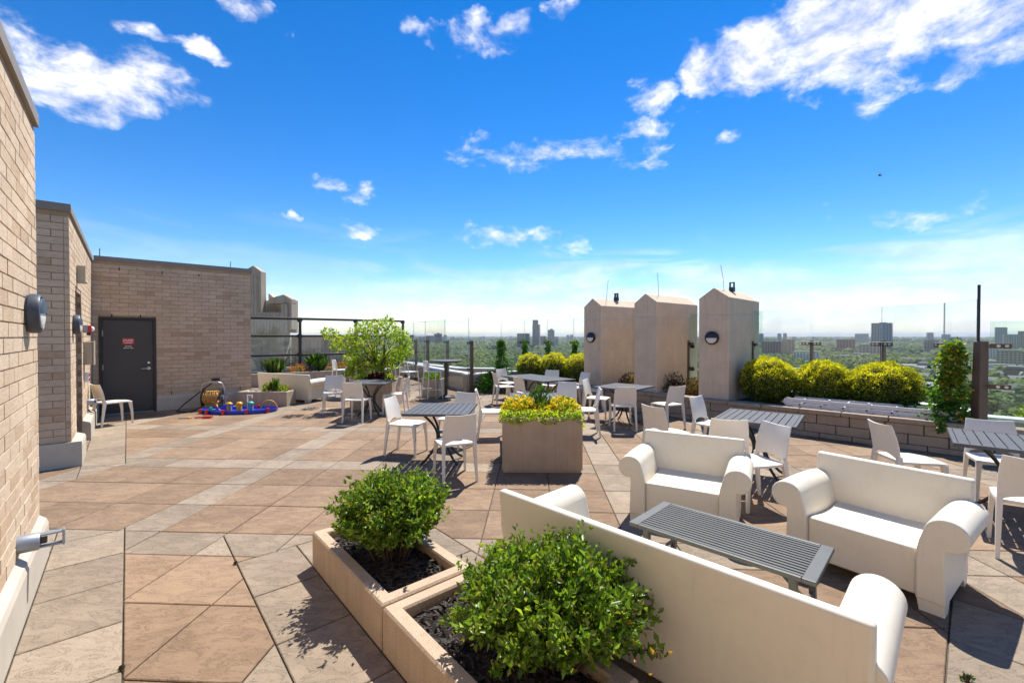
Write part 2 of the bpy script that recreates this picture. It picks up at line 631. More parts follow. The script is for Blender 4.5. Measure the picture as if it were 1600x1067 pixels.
# ------------------------------------------------------------------ terrace floor
D1 = Vector((-0.657, 0.754, 0)).normalized()        # runs along the left wall, away from the camera
NW = Vector((D1.y, -D1.x, 0))                       # from the left wall into the terrace = along the door wall
W0 = Vector((-3.69, 3.50, 0))                       # foot of the plinth at the end of the near wall
UA = Vector((0.05, 0.99875, 0))
VB = Vector((0.99875, -0.05, 0))

GLASS = [Vector((x, y, 0)) for x, y in [(-4.75, 19.4), (-3.26, 16.6), (-2.27, 14.95), (-1.32, 13.5), (-0.35, 14.3), (0.42, 14.75),
         (1.15, 14.3), (1.9, 13.6), (3.3, 12.2), (4.35, 10.95), (5.25, 9.9), (6.07, 8.97), (6.85, 8.2), (7.05, 7.2), (6.78, 6.4), (8.3, 5.0)]]
ARC = [Vector((x, y, 0)) for x, y in [(-0.45, 13.75), (0.5, 12.85), (1.3, 12.1), (2.08, 11.2), (2.98, 10.05), (3.79, 9.06), (4.87, 7.9),
       (5.935, 6.86), (6.75, 6.1), (8.2, 4.75)]]


def clip(poly, p, n, keep=1):
    """part of a polygon where (x-p).n*keep >= 0"""
    out = []
    for i in range(len(poly)):
        a, b = poly[i], poly[(i + 1) % len(poly)]
        da, db = (a - p).dot(n) * keep, (b - p).dot(n) * keep
        if da >= 0:
            out.append(a)
        if (da > 0 > db) or (da < 0 < db):
            out.append(a.lerp(b, da / (da - db)))
    return out


def area(poly):
    return abs(sum(poly[i].x * poly[(i + 1) % len(poly)].y - poly[(i + 1) % len(poly)].x * poly[i].y for i in range(len(poly)))) / 2


def minus(poly, planes):
    """polygon minus the convex region given by (point, inward normal) planes -> convex pieces"""
    pieces, rem = [], poly
    hit = poly
    for p, n in planes:
        hit = clip(hit, p, n, 1)
        if len(hit) < 3:
            break
    if len(hit) < 3 or area(hit) < 1e-4:
        return [poly]
    for p, n in planes:
        o = clip(rem, p, n, -1)
        if len(o) > 2 and area(o) > 1e-4:
            pieces.append(o)
        rem = clip(rem, p, n, 1)
        if len(rem) < 3:
            break
    return pieces


def inside(pt, ring):
    c = False
    for i in range(len(ring)):
        a, b = ring[i], ring[i - 1]
        if (a.y > pt.y) != (b.y > pt.y) and pt.x < (b.x - a.x) * (pt.y - a.y) / (b.y - a.y) + a.x:
            c = not c
    return c


def shrink(poly, g):
    """move every edge of a convex polygon inwards by g"""
    c = sum(poly, Vector()) / len(poly)
    out = poly
    for i in range(len(poly)):
        a, b = poly[i], poly[(i + 1) % len(poly)]
        e = b - a
        if e.length < 1e-5:
            continue
        n = Vector((-e.y, e.x, 0)).normalized()
        if (c - a).dot(n) < 0:
            n = -n
        out = clip(out, a + n * g, n, 1)
        if len(out) < 3:
            return []
    return out


def build_floor():
    floor = MB()
    ring = [Vector((-5, -8, 0)), Vector((9, -8, 0)), Vector((9.5, 4.4, 0)), GLASS[15], GLASS[14]] + [g for g in reversed(GLASS[:14])] + \
           [Vector((-10.0, 16.2, 0)), Vector((-11.5, 12, 0)), Vector((-10.5, 9.6, 0))]
    floor.prism(ring, -0.30, -0.014)
    fo = tag(floor.build('terrace_floor', M_['joint_sand']), 'sandy joints under the paved roof terrace floor', None, None, 'structure')
    # regions with their own slabs
    band_w = 0.45
    pl0 = Vector((-1.515, 3.335, 0))                 # far left corner of the foreground planters
    R = [(pl0 - NW * 0.43, NW), (pl0 + NW * 1.05, -NW), (pl0 + D1 * 0.43, -D1), (pl0 - D1 * 4.2, D1)]
    E1 = Vector((0.72, 0.694, 0)).normalized()
    E2 = Vector((E1.y, -E1.x, 0))
    r2 = Vector((2.18, 2.20, 0))
    R2 = [(r2, E2), (r2 + E2 * 0.95, -E2), (r2 + E1 * 1.03, -E1), (r2 - E1 * 2.5, E1)]
    wallband = [(W0, NW), (W0 + NW * band_w, -NW), (W0 + D1 * 0.22, -D1), (W0 - D1 * 9, D1)]
    wb2 = [(W0, NW), (W0 + NW * band_w, -NW), (W0 + D1 * 8.2, -D1), (W0 + D1 * 3.0, D1)]
    under = [(W0 + NW * -0.05, -NW), (W0 + D1 * 0.02, -D1)]
    slabs = []                                       # (polygon, grey?)
    arow, bcol = [], []
    a = 3.36 - 2.26 * 6
    while a < 19.5:
        arow += [(a, a + 0.40, 1)] + [(a + 0.40 + 0.62 * k, a + 0.40 + 0.62 * (k + 1), 0) for k in range(3)]
        a += 2.26
    b = -3.73 - 2.26 * 4
    while b < 9.5:
        bcol += [(b, b + 0.40, 1)] + [(b + 0.40 + 0.62 * k, b + 0.40 + 0.62 * (k + 1), 0) for k in range(3)]
        b += 2.26
    for a0, a1, ga in arow:
        for b0, b1, gb in bcol:
            q = [UA * a_ + VB * b_ for a_, b_ in ((a0, b0), (a0, b1), (a1, b1), (a1, b0))]
            c = sum(q, Vector()) / 4
            if not inside(c, ring) and not any(inside(p, ring) for p in q):
                continue
            if (c - W0).dot(NW) < -0.7 and (c - W0).dot(D1) < -0.4:
                continue
            ps = [q]
            for reg in (R, R2, wallband, wb2):
                ps = [x for p in ps for x in minus(p, reg)]
            slabs += [(p, ga or gb) for p in ps]

    def strip(o, d, n, w, length, step, jit=0.0):
        k, s = 0, 0.0
        while s < length:
            e = min(s + step * (1 + jit * (rnd.random() - 0.5)), length)
            slabs.append(([o + d * s, o + d * e, o + d * e + n * w, o + d * s + n * w], 1))
            s = e
    strip(W0 + D1 * 0.22, -D1, NW, band_w, 9.0, 0.58, 0.2)
    strip(W0 + D1 * 3.0, D1, NW, band_w, 5.2, 0.60, 0.15)
    o = pl0 - NW * 0.43 + D1 * 0.43
    strip(o, -D1, NW, 0.43, 4.63, 0.60)
    strip(o + NW * 0.43, NW, -D1, 0.43, 1.05, 0.55)
    strip(o + NW * 0.43 - D1 * 0.43, -D1, NW, 0.62, 4.2, 0.62)
    strip(o + NW * 1.05 - D1 * 0.43, -D1, NW, 0.43, 4.2, 0.60)
    strip(r2 + E1 * 1.03, -E1, E2, 0.55, 3.5, 0.56)
    strip(r2 + E1 * 1.03 + E2 * 0.55, -E1, E2, 0.40, 3.5, 0.60)

    def prep(poly):
        p = shrink(poly, 0.0045)
        return p if len(p) > 2 and area(p) > 4e-4 else None

    def add_slab(mb, p, z):
        t = shrink(p, 0.005)
        if len(t) != len(p):
            mb.prism(p, -0.045, z)
            return
        n = len(p)
        mb.loft([[(q.x, q.y, -0.045) for q in p], [(q.x, q.y, z - 0.004) for q in p], [(q.x, q.y, z) for q in t]])
    ranked = []
    for p, g in slabs:
        q = prep(p)
        if q is None:
            continue
        c = sum(q, Vector()) / len(q)
        seen = c.y > 0.9 and abs(c.x) / max(c.y, .1) < 1.35
        ranked.append((area(q) / (c.length ** 3) if seen else 0.0, q, g))
    ranked.sort(key=lambda r: -r[0])
    rest = {0: MB(), 1: MB()}
    for i, (s, q, g) in enumerate(ranked):
        z = rnd.uniform(-0.0025, 0.0)
        if i < 300 and s > 0:
            mb = MB()
            add_slab(mb, q, z)
            mb.build('slab', M_['grey_slab' if g else 'tan_slab'], fo)
        else:
            add_slab(rest[1 if g else 0], q, z)
    for g in (0, 1):
        tag(rest[g].build('slab_field', M_['grey_slab' if g else 'tan_slab'], fo), kind='stuff')
    return fo


FLOOR = build_floor()

# body of the building under the terrace
bb = MB()
bb.prism([Vector((-14, -9, 0)), Vector((9.6, -9, 0)), Vector((10, 4.2, 0)), Vector((8.9, 6.2, 0)), Vector((7.8, 9.0, 0)), Vector((5.2, 12.4, 0)),
          Vector((1.2, 16.6, 0)), Vector((-2.4, 18.5, 0)), Vector((-4.5, 21.5, 0)), Vector((-14, 21.5, 0))], -46, -0.34)
tag(bb.build('building_roof', M_['pale_concrete']), 'flat roof slab of the building below the terrace', None, None, 'structure')


# ------------------------------------------------------------------ brick walls
COURSE, BL, JT = 0.0933, 0.30, 0.010
bm_full = MB().box((0, 0, 0), (BL - JT, 0.05, COURSE - JT)).mesh('brick')
bm_full.materials.append(M_['brick'])


def brick_pieces(o, d, n, L, z0, z1, openings=(), shift=0.0):
    """list of (score, centre, length, height, angle) for one brick face"""
    out = []
    rows = int((z1 - z0) / COURSE)
    for r in range(rows):
        za = z0 + r * COURSE
        s = -((r % 2) * BL * 0.5 + shift) % BL - BL
        while s < L:
            spans = [(max(s + JT / 2, 0.004), min(s + BL - JT / 2, L - 0.004))]
            for (s0, s1, q0, q1) in openings:
                if za + COURSE > q0 + 0.02 and za < q1 - 0.02:
                    nx = []
                    for a, b in spans:
                        if b <= s0 or a >= s1:
                            nx.append((a, b))
                        else:
                            if a < s0 - 0.02:
                                nx.append((a, s0))
                            if b > s1 + 0.02:
                                nx.append((s1, b))
                    spans = nx
            for a, b in spans:
                if b - a > 0.025:
                    c = o + d * ((a + b) / 2) + Vector((0, 0, za + COURSE / 2))
                    dist = (c - Vector((0, 0, CAM_H))).length
                    vis = c.y > 0.5 and abs(c.x / c.y) < 1.25
                    face = abs((c - Vector((0, 0, CAM_H))).normalized().dot(n))
                    out.append(((b - a) * face / dist ** 2 if vis else 0, c, b - a, d, n))
            s += BL
    return out


def lay_bricks(wall, pieces, limit=300):
    pieces.sort(key=lambda p: -p[0])
    rest = MB()
    for i, (s, c, ln, d, n) in enumerate(pieces):
        ang = math.atan2(d.y, d.x)
        jig = rnd.uniform(-0.0012, 0.0015)
        p = c + n * (-0.025 + jig)
        if i < limit and s > 0:
            o = link('brick', bm_full, wall)
            o.location = p
            o.rotation_euler = (0, 0, ang)
            o.scale = (ln / (BL - JT), 1, 1)
        else:
            M = Matrix.Translation(p) @ Matrix.Rotation(ang, 4, 'Z')
            rest.box((0, 0, 0), (ln, 0.05, COURSE - JT), M)
    if rest.v:
        tag(rest.build('brick_field', M_['brick'], wall, fix=False), kind='stuff')


WALL_H = 3.38


def ledge(wall, o, d, n, L, name='plinth', proud=0.05, h=0.33):
    """metal-clad plinth with a sloping ledge; o on the brick face"""
    mb = MB()
    prof = [(-0.10, 0.0), (proud, 0.0), (proud, h - 0.07), (proud - 0.012, h - 0.035), (-0.003, h), (-0.10, h)]
    rings = []
    for s in (0, L):
        rings.append([o + d * s + n * a + Vector((0, 0, z)) for a, z in prof])
    mb.loft(rings)
    return mb.build(name, M_['plinth_metal'], wall)


def cap(wall, o, d, n, L, back, z=WALL_H):
    mb = MB()
    rings = []
    for s in (0, L):
        rings.append([o + d * s + n * a + Vector((0, 0, zz)) for a, zz in [(-back, z - 0.002), (0.022, z - 0.002), (0.022, z + 0.085), (0.02, z + 0.10), (-back, z + 0.10)]])
    mb.loft(rings)
    mb.build('cap_flashing', M_['cap_metal'], wall)


# near wall on the left
wa = thing('brick_wall', 'sunlit brick wall closest to the camera along the left edge', 'wall', (0, 0, 0))
oA = W0 - NW * 0.05 + D1 * 0.01
core = MB()
core.prism([oA - NW * 0.008 - D1 * 0.004, oA - NW * 0.008 - D1 * 9, oA - NW * 0.5 - D1 * 9, oA - NW * 0.5 - D1 * 0.004], -0.012, WALL_H)
core.build('wall_core', M_['mortar'], wa)
pcs = brick_pieces(oA - D1 * 9, D1, NW, 9.0, 0.33, WALL_H, shift=0.07)
pcs += brick_pieces(oA - NW * 0.5, NW, D1, 0.5, 0.0, WALL_H, shift=0.02)
lay_bricks(wa, pcs, 300)
ledge(wa, W0 - NW * 0.05 - D1 * 8.9, D1, NW, 8.9)
cap(wa, oA - D1 * 9, D1, NW, 9.02, 0.5)

# wall with the recessed doorway, beyond the gap
CB = Vector((-5.875, 5.874, 0))
LB = 4.85
C0 = CB + D1 * LB
wb = thing('brick_wall', 'brick wall with recessed doorway, its shaded end facing the camera', 'wall', (0, 0, 0))
core = MB()
i8 = -NW * 0.008
j8 = D1 * 0.008
for t0, t1, zz0, back in ((0, 0.80, -0.012, 0), (0.80, 1.94, 2.42, 0), (0.80, 1.94, -0.012, 0.28), (1.94, LB, -0.012, 0)):
    z1 = 2.42 if back else WALL_H
    a = CB + D1 * t0 + i8 - NW * back + (j8 if t0 == 0 else Vector())
    e = CB + D1 * t1 + i8 - NW * back
    core.prism([a, e, CB + D1 * t1 - NW * 1.7, CB + D1 * t0 - NW * 1.7 + (j8 if t0 == 0 else Vector())], zz0, z1)
core.build('wall_core', M_['mortar'], wb)
pcs = brick_pieces(CB, D1, NW, LB, 0.33, WALL_H, [(0.80, 1.94, 0, 2.42)], shift=0.05)
pcs += brick_pieces(CB - NW * 1.7, NW, -D1, 1.7 - 0.052, 0.33, WALL_H, shift=0.12)
lay_bricks(wb, pcs, 300)
ledge(wb, CB, D1, NW, 0.80, proud=0.10)
ledge(wb, CB + D1 * 1.94, D1, NW, LB - 1.94, proud=0.10)
pr = MB()
pr.prism([CB + NW * 0.10 - D1 * 0.03, CB - NW * 1.7 - D1 * 0.03, CB - NW * 1.7 + D1 * 0.06, CB + NW * 0.10 + D1 * 0.003], -0.012, 0.33)
pr.build('plinth', M_['plinth_metal'], wb)
cap(wb, CB - D1 * 0.035, D1, NW, LB + 0.035, 1.7)
rd = MB()
Mr = Matrix.Translation(CB + D1 * 1.37 - NW * 0.272) @ Matrix.Rotation(math.atan2(D1.y, D1.x), 4, 'Z')
rd.box((0, 0, 1.2), (1.12, 0.03, 2.40), Mr)
rdo = rd.build('door', M_['door_paint'], wb)

# wall with the grey door
ND = -D1                                            # faces the camera
LD = 3.0
wd = thing('brick_wall', 'shaded brick wall holding the charcoal metal door', 'wall', (0, 0, 0))
core = MB()
c8 = D1 * 0.008
DS0, DS1, DZ = 0.10, 1.076, 2.16
for s0, s1, za, bk in ((-1.9, DS0, -0.012, 0), (DS0, DS1, DZ, 0), (DS0, DS1, -0.012, 0.16), (DS1, LD, -0.012, 0)):
    p = C0 + NW * s0
    e = C0 + NW * s1 - (NW * 0.008 if s1 == LD else Vector())
    core.prism([p + c8 + D1 * bk, e + c8 + D1 * bk, e + D1 * 0.6, p + D1 * 0.6], za, DZ if bk else WALL_H)
core.build('wall_core', M_['mortar'], wd)
pcs = brick_pieces(C0, NW, ND, LD, 0.33, WALL_H, [(DS0, DS1, 0, DZ)])
pcs += brick_pieces(C0 + NW * LD + D1 * 0.052, D1, NW, 0.55, 0.0, WALL_H)
lay_bricks(wd, pcs, 300)
ledge(wd, C0 + NW * DS1, NW, ND, LD - DS1, proud=0.03, h=0.35)
cap(wd, C0 + NW * 0.035, NW, ND, LD, 0.6)
AD = math.atan2(NW.y, NW.x)
# door, local x along the wall, local -y towards the camera
MD = Matrix.Translation(C0 + NW * DS0) @ Matrix.Rotation(AD, 4, 'Z')
WD = DS1 - DS0
fr = MB()
for c, s in (((0.027, 0.05, DZ / 2), (0.054, 0.13, DZ)), ((WD - 0.027, 0.05, DZ / 2), (0.054, 0.13, DZ)), ((WD / 2, 0.05, DZ - 0.027), (WD - 0.108, 0.13, 0.054))):
    fr.box(c, s, MD)
fr.build('door_frame', M_['door_frame_paint'], wd)
door = MB().box((WD / 2, 0.05, 1.06), (WD - 0.116, 0.045, 2.07), MD).build('door', M_['door_paint'], wd)
MB().box((WD / 2, 0.045, 0.012), (WD - 0.11, 0.12, 0.022), MD).build('threshold', M_['galvanised'], wd)
h = MB()
h.lathe([(0.001, -0.006), (0.032, -0.006), (0.032, 0.006), (0.001, 0.006)], 16)
h.v = [tuple(MD @ (Matrix.Translation((WD - 0.135, 0.021, 1.0)) @ (Matrix.Rotation(math.pi / 2, 4, 'X') @ Vector(p)))) for p in h.v]
h.tube([MD @ Vector((WD - 0.135, 0.02, 1.0)), MD @ Vector((WD - 0.135, -0.035, 1.0)), MD @ Vector((WD - 0.16, -0.045, 1.0)), MD @ Vector((WD - 0.27, -0.045, 1.0))], 0.011, 8)
h.build('handle', M_['steel'], door, smooth=40)
lk = MB().lathe([(0.001, -0.006), (0.024, -0.006), (0.024, 0.006), (0.001, 0.006)], 16)
lk.v = [tuple(MD @ (Matrix.Translation((WD - 0.135, 0.021, 1.13)) @ (Matrix.Rotation(math.pi / 2, 4, 'X') @ Vector(p)))) for p in lk.v]
lk.build('lock', M_['steel'], door)
for zz in (0.35, 1.05, 1.80):
    MB().box((0.062, 0.018, zz), (0.022, 0.022, 0.115), MD).build('hinge', M_['galvanised'], door)


def print_row(mb, words, zc, hgt, width, M):
    """a row of small printed marks, as blurred lettering reads from here"""
    total = sum(words) + (len(words) - 1) * 0.8
    xx = -width / 2
    for w_ in words:
        for k in range(w_):
            cw = width / total
            mb.box((xx + cw * 0.45, 0, zc), (cw * rnd.uniform(0.45, 0.72), 0.0015, hgt * rnd.uniform(0.85, 1.0)), M)
            xx += cw
        xx += 0.8 * width / total


sg = MB().box((WD / 2 + 0.0, 0.026, 1.62), (0.20, 0.004, 0.135), MD).build('sign', M_['sign_red'], door)
sg2 = MB().box((WD / 2 + 0.0, 0.026, 1.485), (0.20, 0.004, 0.12), MD).build('sign', M_['sign_black'], door)
tag(sg, 'red notice panel on the door')
tag(sg2, 'black notice panel under the red one')
Ms = MD @ Matrix.Translation((WD / 2, 0.0232, 0))
for par_, rows in ((sg, (([4, 5], 1.655, .17), ([2, 7], 1.622, .175), ([8], 1.588, .13))), (sg2, (([7], 1.51, .12), ([7, 4], 1.468, .175)))):
    for words, zc, wdt in rows:
        mb = MB()
        print_row(mb, words, zc, 0.022, wdt, Ms)
        mb.build('printed_line', M_['sign_ink'], par_)
# little vent stubs over the door and along the wall head
for s_, z_ in ((0.32, DZ + 0.035), (0.80, DZ + 0.035)):
    MB().box(tuple(C0 + NW * s_ + ND * 0.004 + Vector((0, 0, z_))), (0.014, 0.014, 0.06)).build('weep_vent', M_['lamp_black'], wd)
for s_ in (0.45, 1.2, 1.9):
    MB().box(tuple(C0 + NW * s_ + ND * 0.004 + Vector((0, 0, 3.22))), (0.014, 0.014, 0.05)).build('weep_vent', M_['lamp_black'], wd)
for s_ in (1.35, 2.3, 2.75):
    MB().box(tuple(C0 + NW * s_ + ND * 0.004 + Vector((0, 0, 0.40))), (0.014, 0.014, 0.06)).build('weep_vent', M_['lamp_black'], wd)
MB().box((2.22, -0.03, 0.66), (0.16, 0.06, 0.06), Matrix.Translation(C0) @ Matrix.Rotation(AD, 4, 'Z')).build('hose_tap_box', M_['lamp_black'], wd)
MB().box((2.62, -0.012, 0.62), (0.11, 0.024, 0.06), Matrix.Translation(C0) @ Matrix.Rotation(AD, 4, 'Z')).build('outlet_cover', M_['beige_box'], wd)
for s_, hh in ((0.12, 0.22), (2.6, 0.20)):
    p = C0 + NW * s_ + D1 * 0.3 + Vector((0, 0, WALL_H + 0.09))
    tag(MB().tube([p, p + Vector((0.01, 0, hh))], 0.008, 6).build('roof_rod', M_['dark_bronze']),
        'thin dark rod on top of the brick wall above the %s' % ('door hinges' if s_ < 1 else 'coiled hose reel'), 'rod', 'rods on the wall top')


# ------------------------------------------------------------------ things fixed to the walls
def wall_matrix(p, d):
    """local x along d, local -y out of a wall that has NW/ND as its outside"""
    return Matrix.Translation(p) @ Matrix.Rotation(math.atan2(d.y, d.x), 4, 'Z')


def bulkhead(label, p, out, r, body_mat):
    """round bulkhead lamp: drum, half shade and opal lower half; out = direction it faces"""
    t = thing('wall_lamp', label, 'lamp', p, math.atan2(out.y, out.x), 'round bulkhead lamps')
    R = Matrix.Rotation(math.pi / 2, 4, 'Y')
    k = r / 0.14
    b = MB().lathe([(r * 0.93, 0.0), (r * 0.93, 0.012), (r, 0.014), (r, 0.060 * k), (r * 0.96, 0.072 * k), (r * 0.84, 0.076 * k), (r * 0.80, 0.066 * k)], 40)
    b.v = [tuple(R @ Vector(q)) for q in b.v]
    b.build('lamp_body', body_mat, t, smooth=35)
    # dome split into shade (upper) and diffuser (lower)
    for nm, a0, a1, mt, z1, rr in (('lamp_shade', 0, math.pi, body_mat, 0.032, 0.835), ('diffuser', math.pi, 2 * math.pi, M_['lamp_diffuser'], 0.022, 0.80)):
        m = MB()

        def fn(uu, vv):
            a = a0 + (a1 - a0) * uu
            q = r * rr * math.cos(vv * math.pi / 2) if vv < 1 else 0.0005
            return (0.068 * k + z1 * math.sin(vv * math.pi / 2), q * math.cos(a), q * math.sin(a))
        m.sheet(fn, 20, 6)
        m.build(nm, mt, t, smooth=50)
    for a in (0.0, 2.1, 4.2):
        MB().box((0.075 * k, r * 0.9 * math.cos(a), r * 0.9 * math.sin(a)), (0.01, 0.01, 0.01)).build('screw', M_['lamp_black'], t)
    return t


bulkhead('round grey wall lamp on the sunlit brick wall at far left', oA - D1 * 0.46 + Vector((0, 0, 1.90)), NW, 0.14, M_['lamp_grey'])
bulkhead('round dark wall lamp beside the recessed doorway', CB + D1 * 0.42 + Vector((0, 0, 1.90)), NW, 0.14, M_['lamp_grey'])

# vent cover, strobe, alarm box, pull station on the doorway wall
MWB = Matrix.Rotation(math.atan2(-D1.y, -D1.x), 4, 'Z')   # local x towards the camera along the wall, local -y? -> out is +y rotated
def on_wall(t, out, z):
    return CB + D1 * t + NW * out + Vector((0, 0, z))


AW = math.atan2(NW.y, NW.x)                       # local x = out of the wall
v = thing('wall_vent', 'small beige vent box high on the wall above the doorway', 'vent', on_wall(1.15, 0, 2.55), AW)
MB().box((0.05, 0, 0.13), (0.10, 0.16, 0.26)).build('vent_box', M_['beige_box'], v, bevel=0.006)
MB().box((0.06, 0, 0.005), (0.11, 0.18, 0.012)).build('vent_lip', M_['beige_box'], v)
s = thing('fire_strobe', 'red fire alarm strobe on the doorway wall above the beige box', 'alarm', on_wall(2.25, 0, 1.86), AW)
MB().box((0.03, 0, 0.0), (0.06, 0.11, 0.13)).build('back_box', M_['galvanised'], s, bevel=0.004)
MB().box((0.085, 0, 0.0), (0.05, 0.10, 0.12)).build('strobe_body', M_['red_plastic'], s, bevel=0.008)
MB().lathe([(0.045, 0.0), (0.042, 0.02), (0.02, 0.035), (0.001, 0.037)], 16).build('lens', M_['white_plastic'], s, smooth=40).matrix_local = Matrix.Translation((0.11, 0, 0.0)) @ Matrix.Rotation(math.pi / 2, 4, 'Y')
MB().box((0.07, 0, -0.085), (0.05, 0.07, 0.05)).build('horn', M_['lamp_black'], s)
x = thing('alarm_cabinet', 'beige metal box on the doorway wall below the red strobe', 'box', on_wall(2.45, 0, 1.24), AW)
MB().box((0.055, 0, 0.20), (0.11, 0.30, 0.40)).build('cabinet_body', M_['beige_box'], x, bevel=0.006)
MB().box((0.125, 0, 0.20), (0.022, 0.32, 0.42)).build('cabinet_door', M_['beige_box'], x, bevel=0.004)
MB().box((0.14, 0.11, 0.20), (0.012, 0.02, 0.05)).build('latch', M_['galvanised'], x)
q = thing('pull_station', 'red and white fire pull station beneath the beige box', 'alarm', on_wall(2.40, 0, 0.95), AW)
MB().box((0.03, 0, 0.07), (0.06, 0.12, 0.16)).build('station_body', M_['white_plastic'], q, bevel=0.006)
MB().box((0.065, 0, 0.115), (0.014, 0.10, 0.045)).build('pull_bar', M_['red_plastic'], q)
MB().box((0.065, 0, 0.03), (0.012, 0.08, 0.05)).build('station_face', M_['red_plastic'], q)


def conduit_light(label, p, out_ang, k=1.0):
    """galvanised round box with a U-shaped bracket"""
    t = thing('conduit_bracket', label, 'bracket', p, out_ang, 'galvanised brackets on the walls')
    m = MB().lathe([(0.055 * k, 0.0), (0.055 * k, 0.09 * k), (0.048 * k, 0.10 * k), (0.001, 0.10 * k)], 20)
    R = Matrix.Rotation(math.pi / 2, 4, 'Y')
    m.v = [tuple(R @ Vector(q_)) for q_ in m.v]
    m.build('round_box', M_['galvanised'], t, smooth=40)
    u_ = MB()
    for zz in (-0.038, 0.038):
        u_.box((0.145 * k, 0, zz * k), (0.11 * k, 0.05 * k, 0.012 * k))
    u_.box((0.206 * k, 0, 0), (0.012 * k, 0.05 * k, 0.10 * k))
    u_.build('bracket_arm', M_['galvanised'], t, bevel=0.003)
    MB().box((0.115 * k, 0, 0), (0.03 * k, 0.035 * k, 0.035 * k)).build('socket', M_['dark_bronze'], t)
    return t


conduit_light('galvanised bracket on the near brick wall above the plinth', oA - D1 * 0.93 + Vector((0, 0, 0.42)), AW, 1.0)
conduit_light('galvanised bracket low on the doorway wall behind the lone chair', on_wall(3.0, 0, 0.52), AW, 1.0)
# weatherproof outlet on the shaded end, with loose wires
pe = CB - NW * 0.42 + Vector((0, 0, 0.66))
ob = thing('weatherproof_outlet', 'white weatherproof outlet with hanging wires on the shaded brick end', 'outlet', pe, math.atan2(-D1.y, -D1.x))
MB().box((0.03, 0, 0), (0.06, 0.10, 0.07)).build('outlet_box', M_['white_plastic'], ob, bevel=0.006)
MB().box((0.085, 0.02, 0.015), (0.06, 0.14, 0.09)).build('outlet_cover', M_['white_plastic'], ob, bevel=0.012)
wr = MB()
for k in range(4):
    y_ = -0.03 + 0.02 * k
    wr.tube([(0.08, y_, -0.02), (0.085, y_ + 0.01, -0.12), (0.075, y_ + 0.012 * (k - 1.5), -0.22 - 0.05 * (k % 3))], 0.003, 5)
wr.build('loose_wire', M_['white_plastic'], ob)


# ------------------------------------------------------------------ three gabled pillars
def pillar(label, corner, fd, rod_bend, bracket, lamp_label=None):
    """corner = front right foot; fd = front face direction (left to right)"""
    fd = Vector((*fd, 0)).normalized()
    bd = Vector((-fd.y, fd.x, 0))                    # into the depth
    w, dep, z0, ze, zr = 0.60, 1.85, 0.415, 2.51, 2.72
    o = corner - fd * w
    t = thing('gabled_pillar', label, 'pillar', o, math.atan2(fd.y, fd.x), 'gabled concrete pillars')
    zg = ze - 0.33
    MB().box((w / 2, dep / 2, (z0 + zg - 0.008) / 2), (w, dep, zg - 0.008 - z0)).build('shaft', M_['pillar_concrete'], t, bevel=0.018)
    m = MB()
    m.loft([[(0, 0, zg + 0.004), (0, 0, ze), (w / 2, 0, zr), (w, 0, ze), (w, 0, zg + 0.004)], [(0, dep, zg + 0.004), (0, dep, ze), (w / 2, dep, zr), (w, dep, ze), (w, dep, zg + 0.004)]])
    m.build('gable_top', M_['pillar_concrete'], t, bevel=0.018)
    MB().box((w / 2, dep / 2, zg - 0.002), (w - 0.012, dep - 0.012, 0.014)).build('sealant_joint', M_['white_cap'], t)
    pr_ = MB()
    pr_.tube([(w / 2, 0.55, zr - 0.01), (w / 2 + rod_bend * 0.3, 0.55, zr + 0.25), (w / 2 + rod_bend, 0.55, zr + 0.52)], 0.006, 6)
    pr_.build('lightning_rod', M_['galvanised'], t)
    if bracket:
        b = MB()
        b.box((w / 2 + 0.04, 0.9, zr + 0.02), (0.10, 0.10, 0.10))
        b.box((w / 2 + 0.0, 0.9, zr + 0.12), (0.02, 0.06, 0.12))
        b.box((w / 2 + 0.08, 0.9, zr + 0.12), (0.02, 0.06, 0.12))
        b.box((w / 2 + 0.04, 0.9, zr + 0.17), (0.10, 0.05, 0.02))
        b.build('roof_bracket', M_['dark_bronze'], t)
    # channel and clamps that hold the glass on the right flank
    ch = MB().box((w + 0.016, 1.38, 1.03), (0.028, 0.06, 1.2)).build('glass_channel', M_['brown_post'], t)
    for zz in (1.55, 0.95):
        MB().box((w + 0.05, 1.45, zz), (0.05, 0.16, 0.06)).build('glass_clamp', M_['dark_bronze'], t, bevel=0.006)
    MB().box((w + 0.10, 1.44, 1.42), (0.17, 0.012, 1.72)).build('glass_strip', M_['green_glass'], t)
    if lamp_label:
        c = o + fd * (w * 0.47) + Vector((0, 0, 1.70))
        bulkhead(lamp_label, c, -bd, 0.135, M_['lamp_black'])
    return t


pillar('farthest gabled concrete pillar, next to the clipped hedge balls', Vector((2.27, 11.26, 0)), (0.60, -0.80), 0.06, True, 'round black wall lamp on the farthest concrete pillar')
pillar('middle gabled concrete pillar without a lamp', Vector((3.26, 9.95, 0)), (0.64, -0.768), -0.03, False)
pillar('nearest and tallest-looking gabled concrete pillar', Vector((4.29, 8.73, 0)), (0.70, -0.714), -0.07, True, 'round black wall lamp on the nearest concrete pillar')


# ------------------------------------------------------------------ raised bed: block wall, soil, kerb
def offset_line(pts, off):
    """polyline moved sideways (to the left of its direction for off > 0)"""
    out = []
    for i, p in enumerate(pts):
        a, b = pts[max(i - 1, 0)], pts[min(i + 1, len(pts) - 1)]
        d = (b - a).normalized()
        out.append(p + Vector((-d.y, d.x, 0)) * off)
    return out


def along(pts, s):
    for a, b in zip(pts, pts[1:]):
        L = (b - a).length
        if s <= L or b is pts[-1]:
            return a.lerp(b, s / L), (b - a).normalized()
        s -= L


def length(pts):
    return sum((b - a).length for a, b in zip(pts, pts[1:]))


rw = thing('retaining_wall', 'low curved retaining wall of split-face concrete blocks around the planting bed', 'wall', (0, 0, 0))
LA = length(ARC)
blk = {}


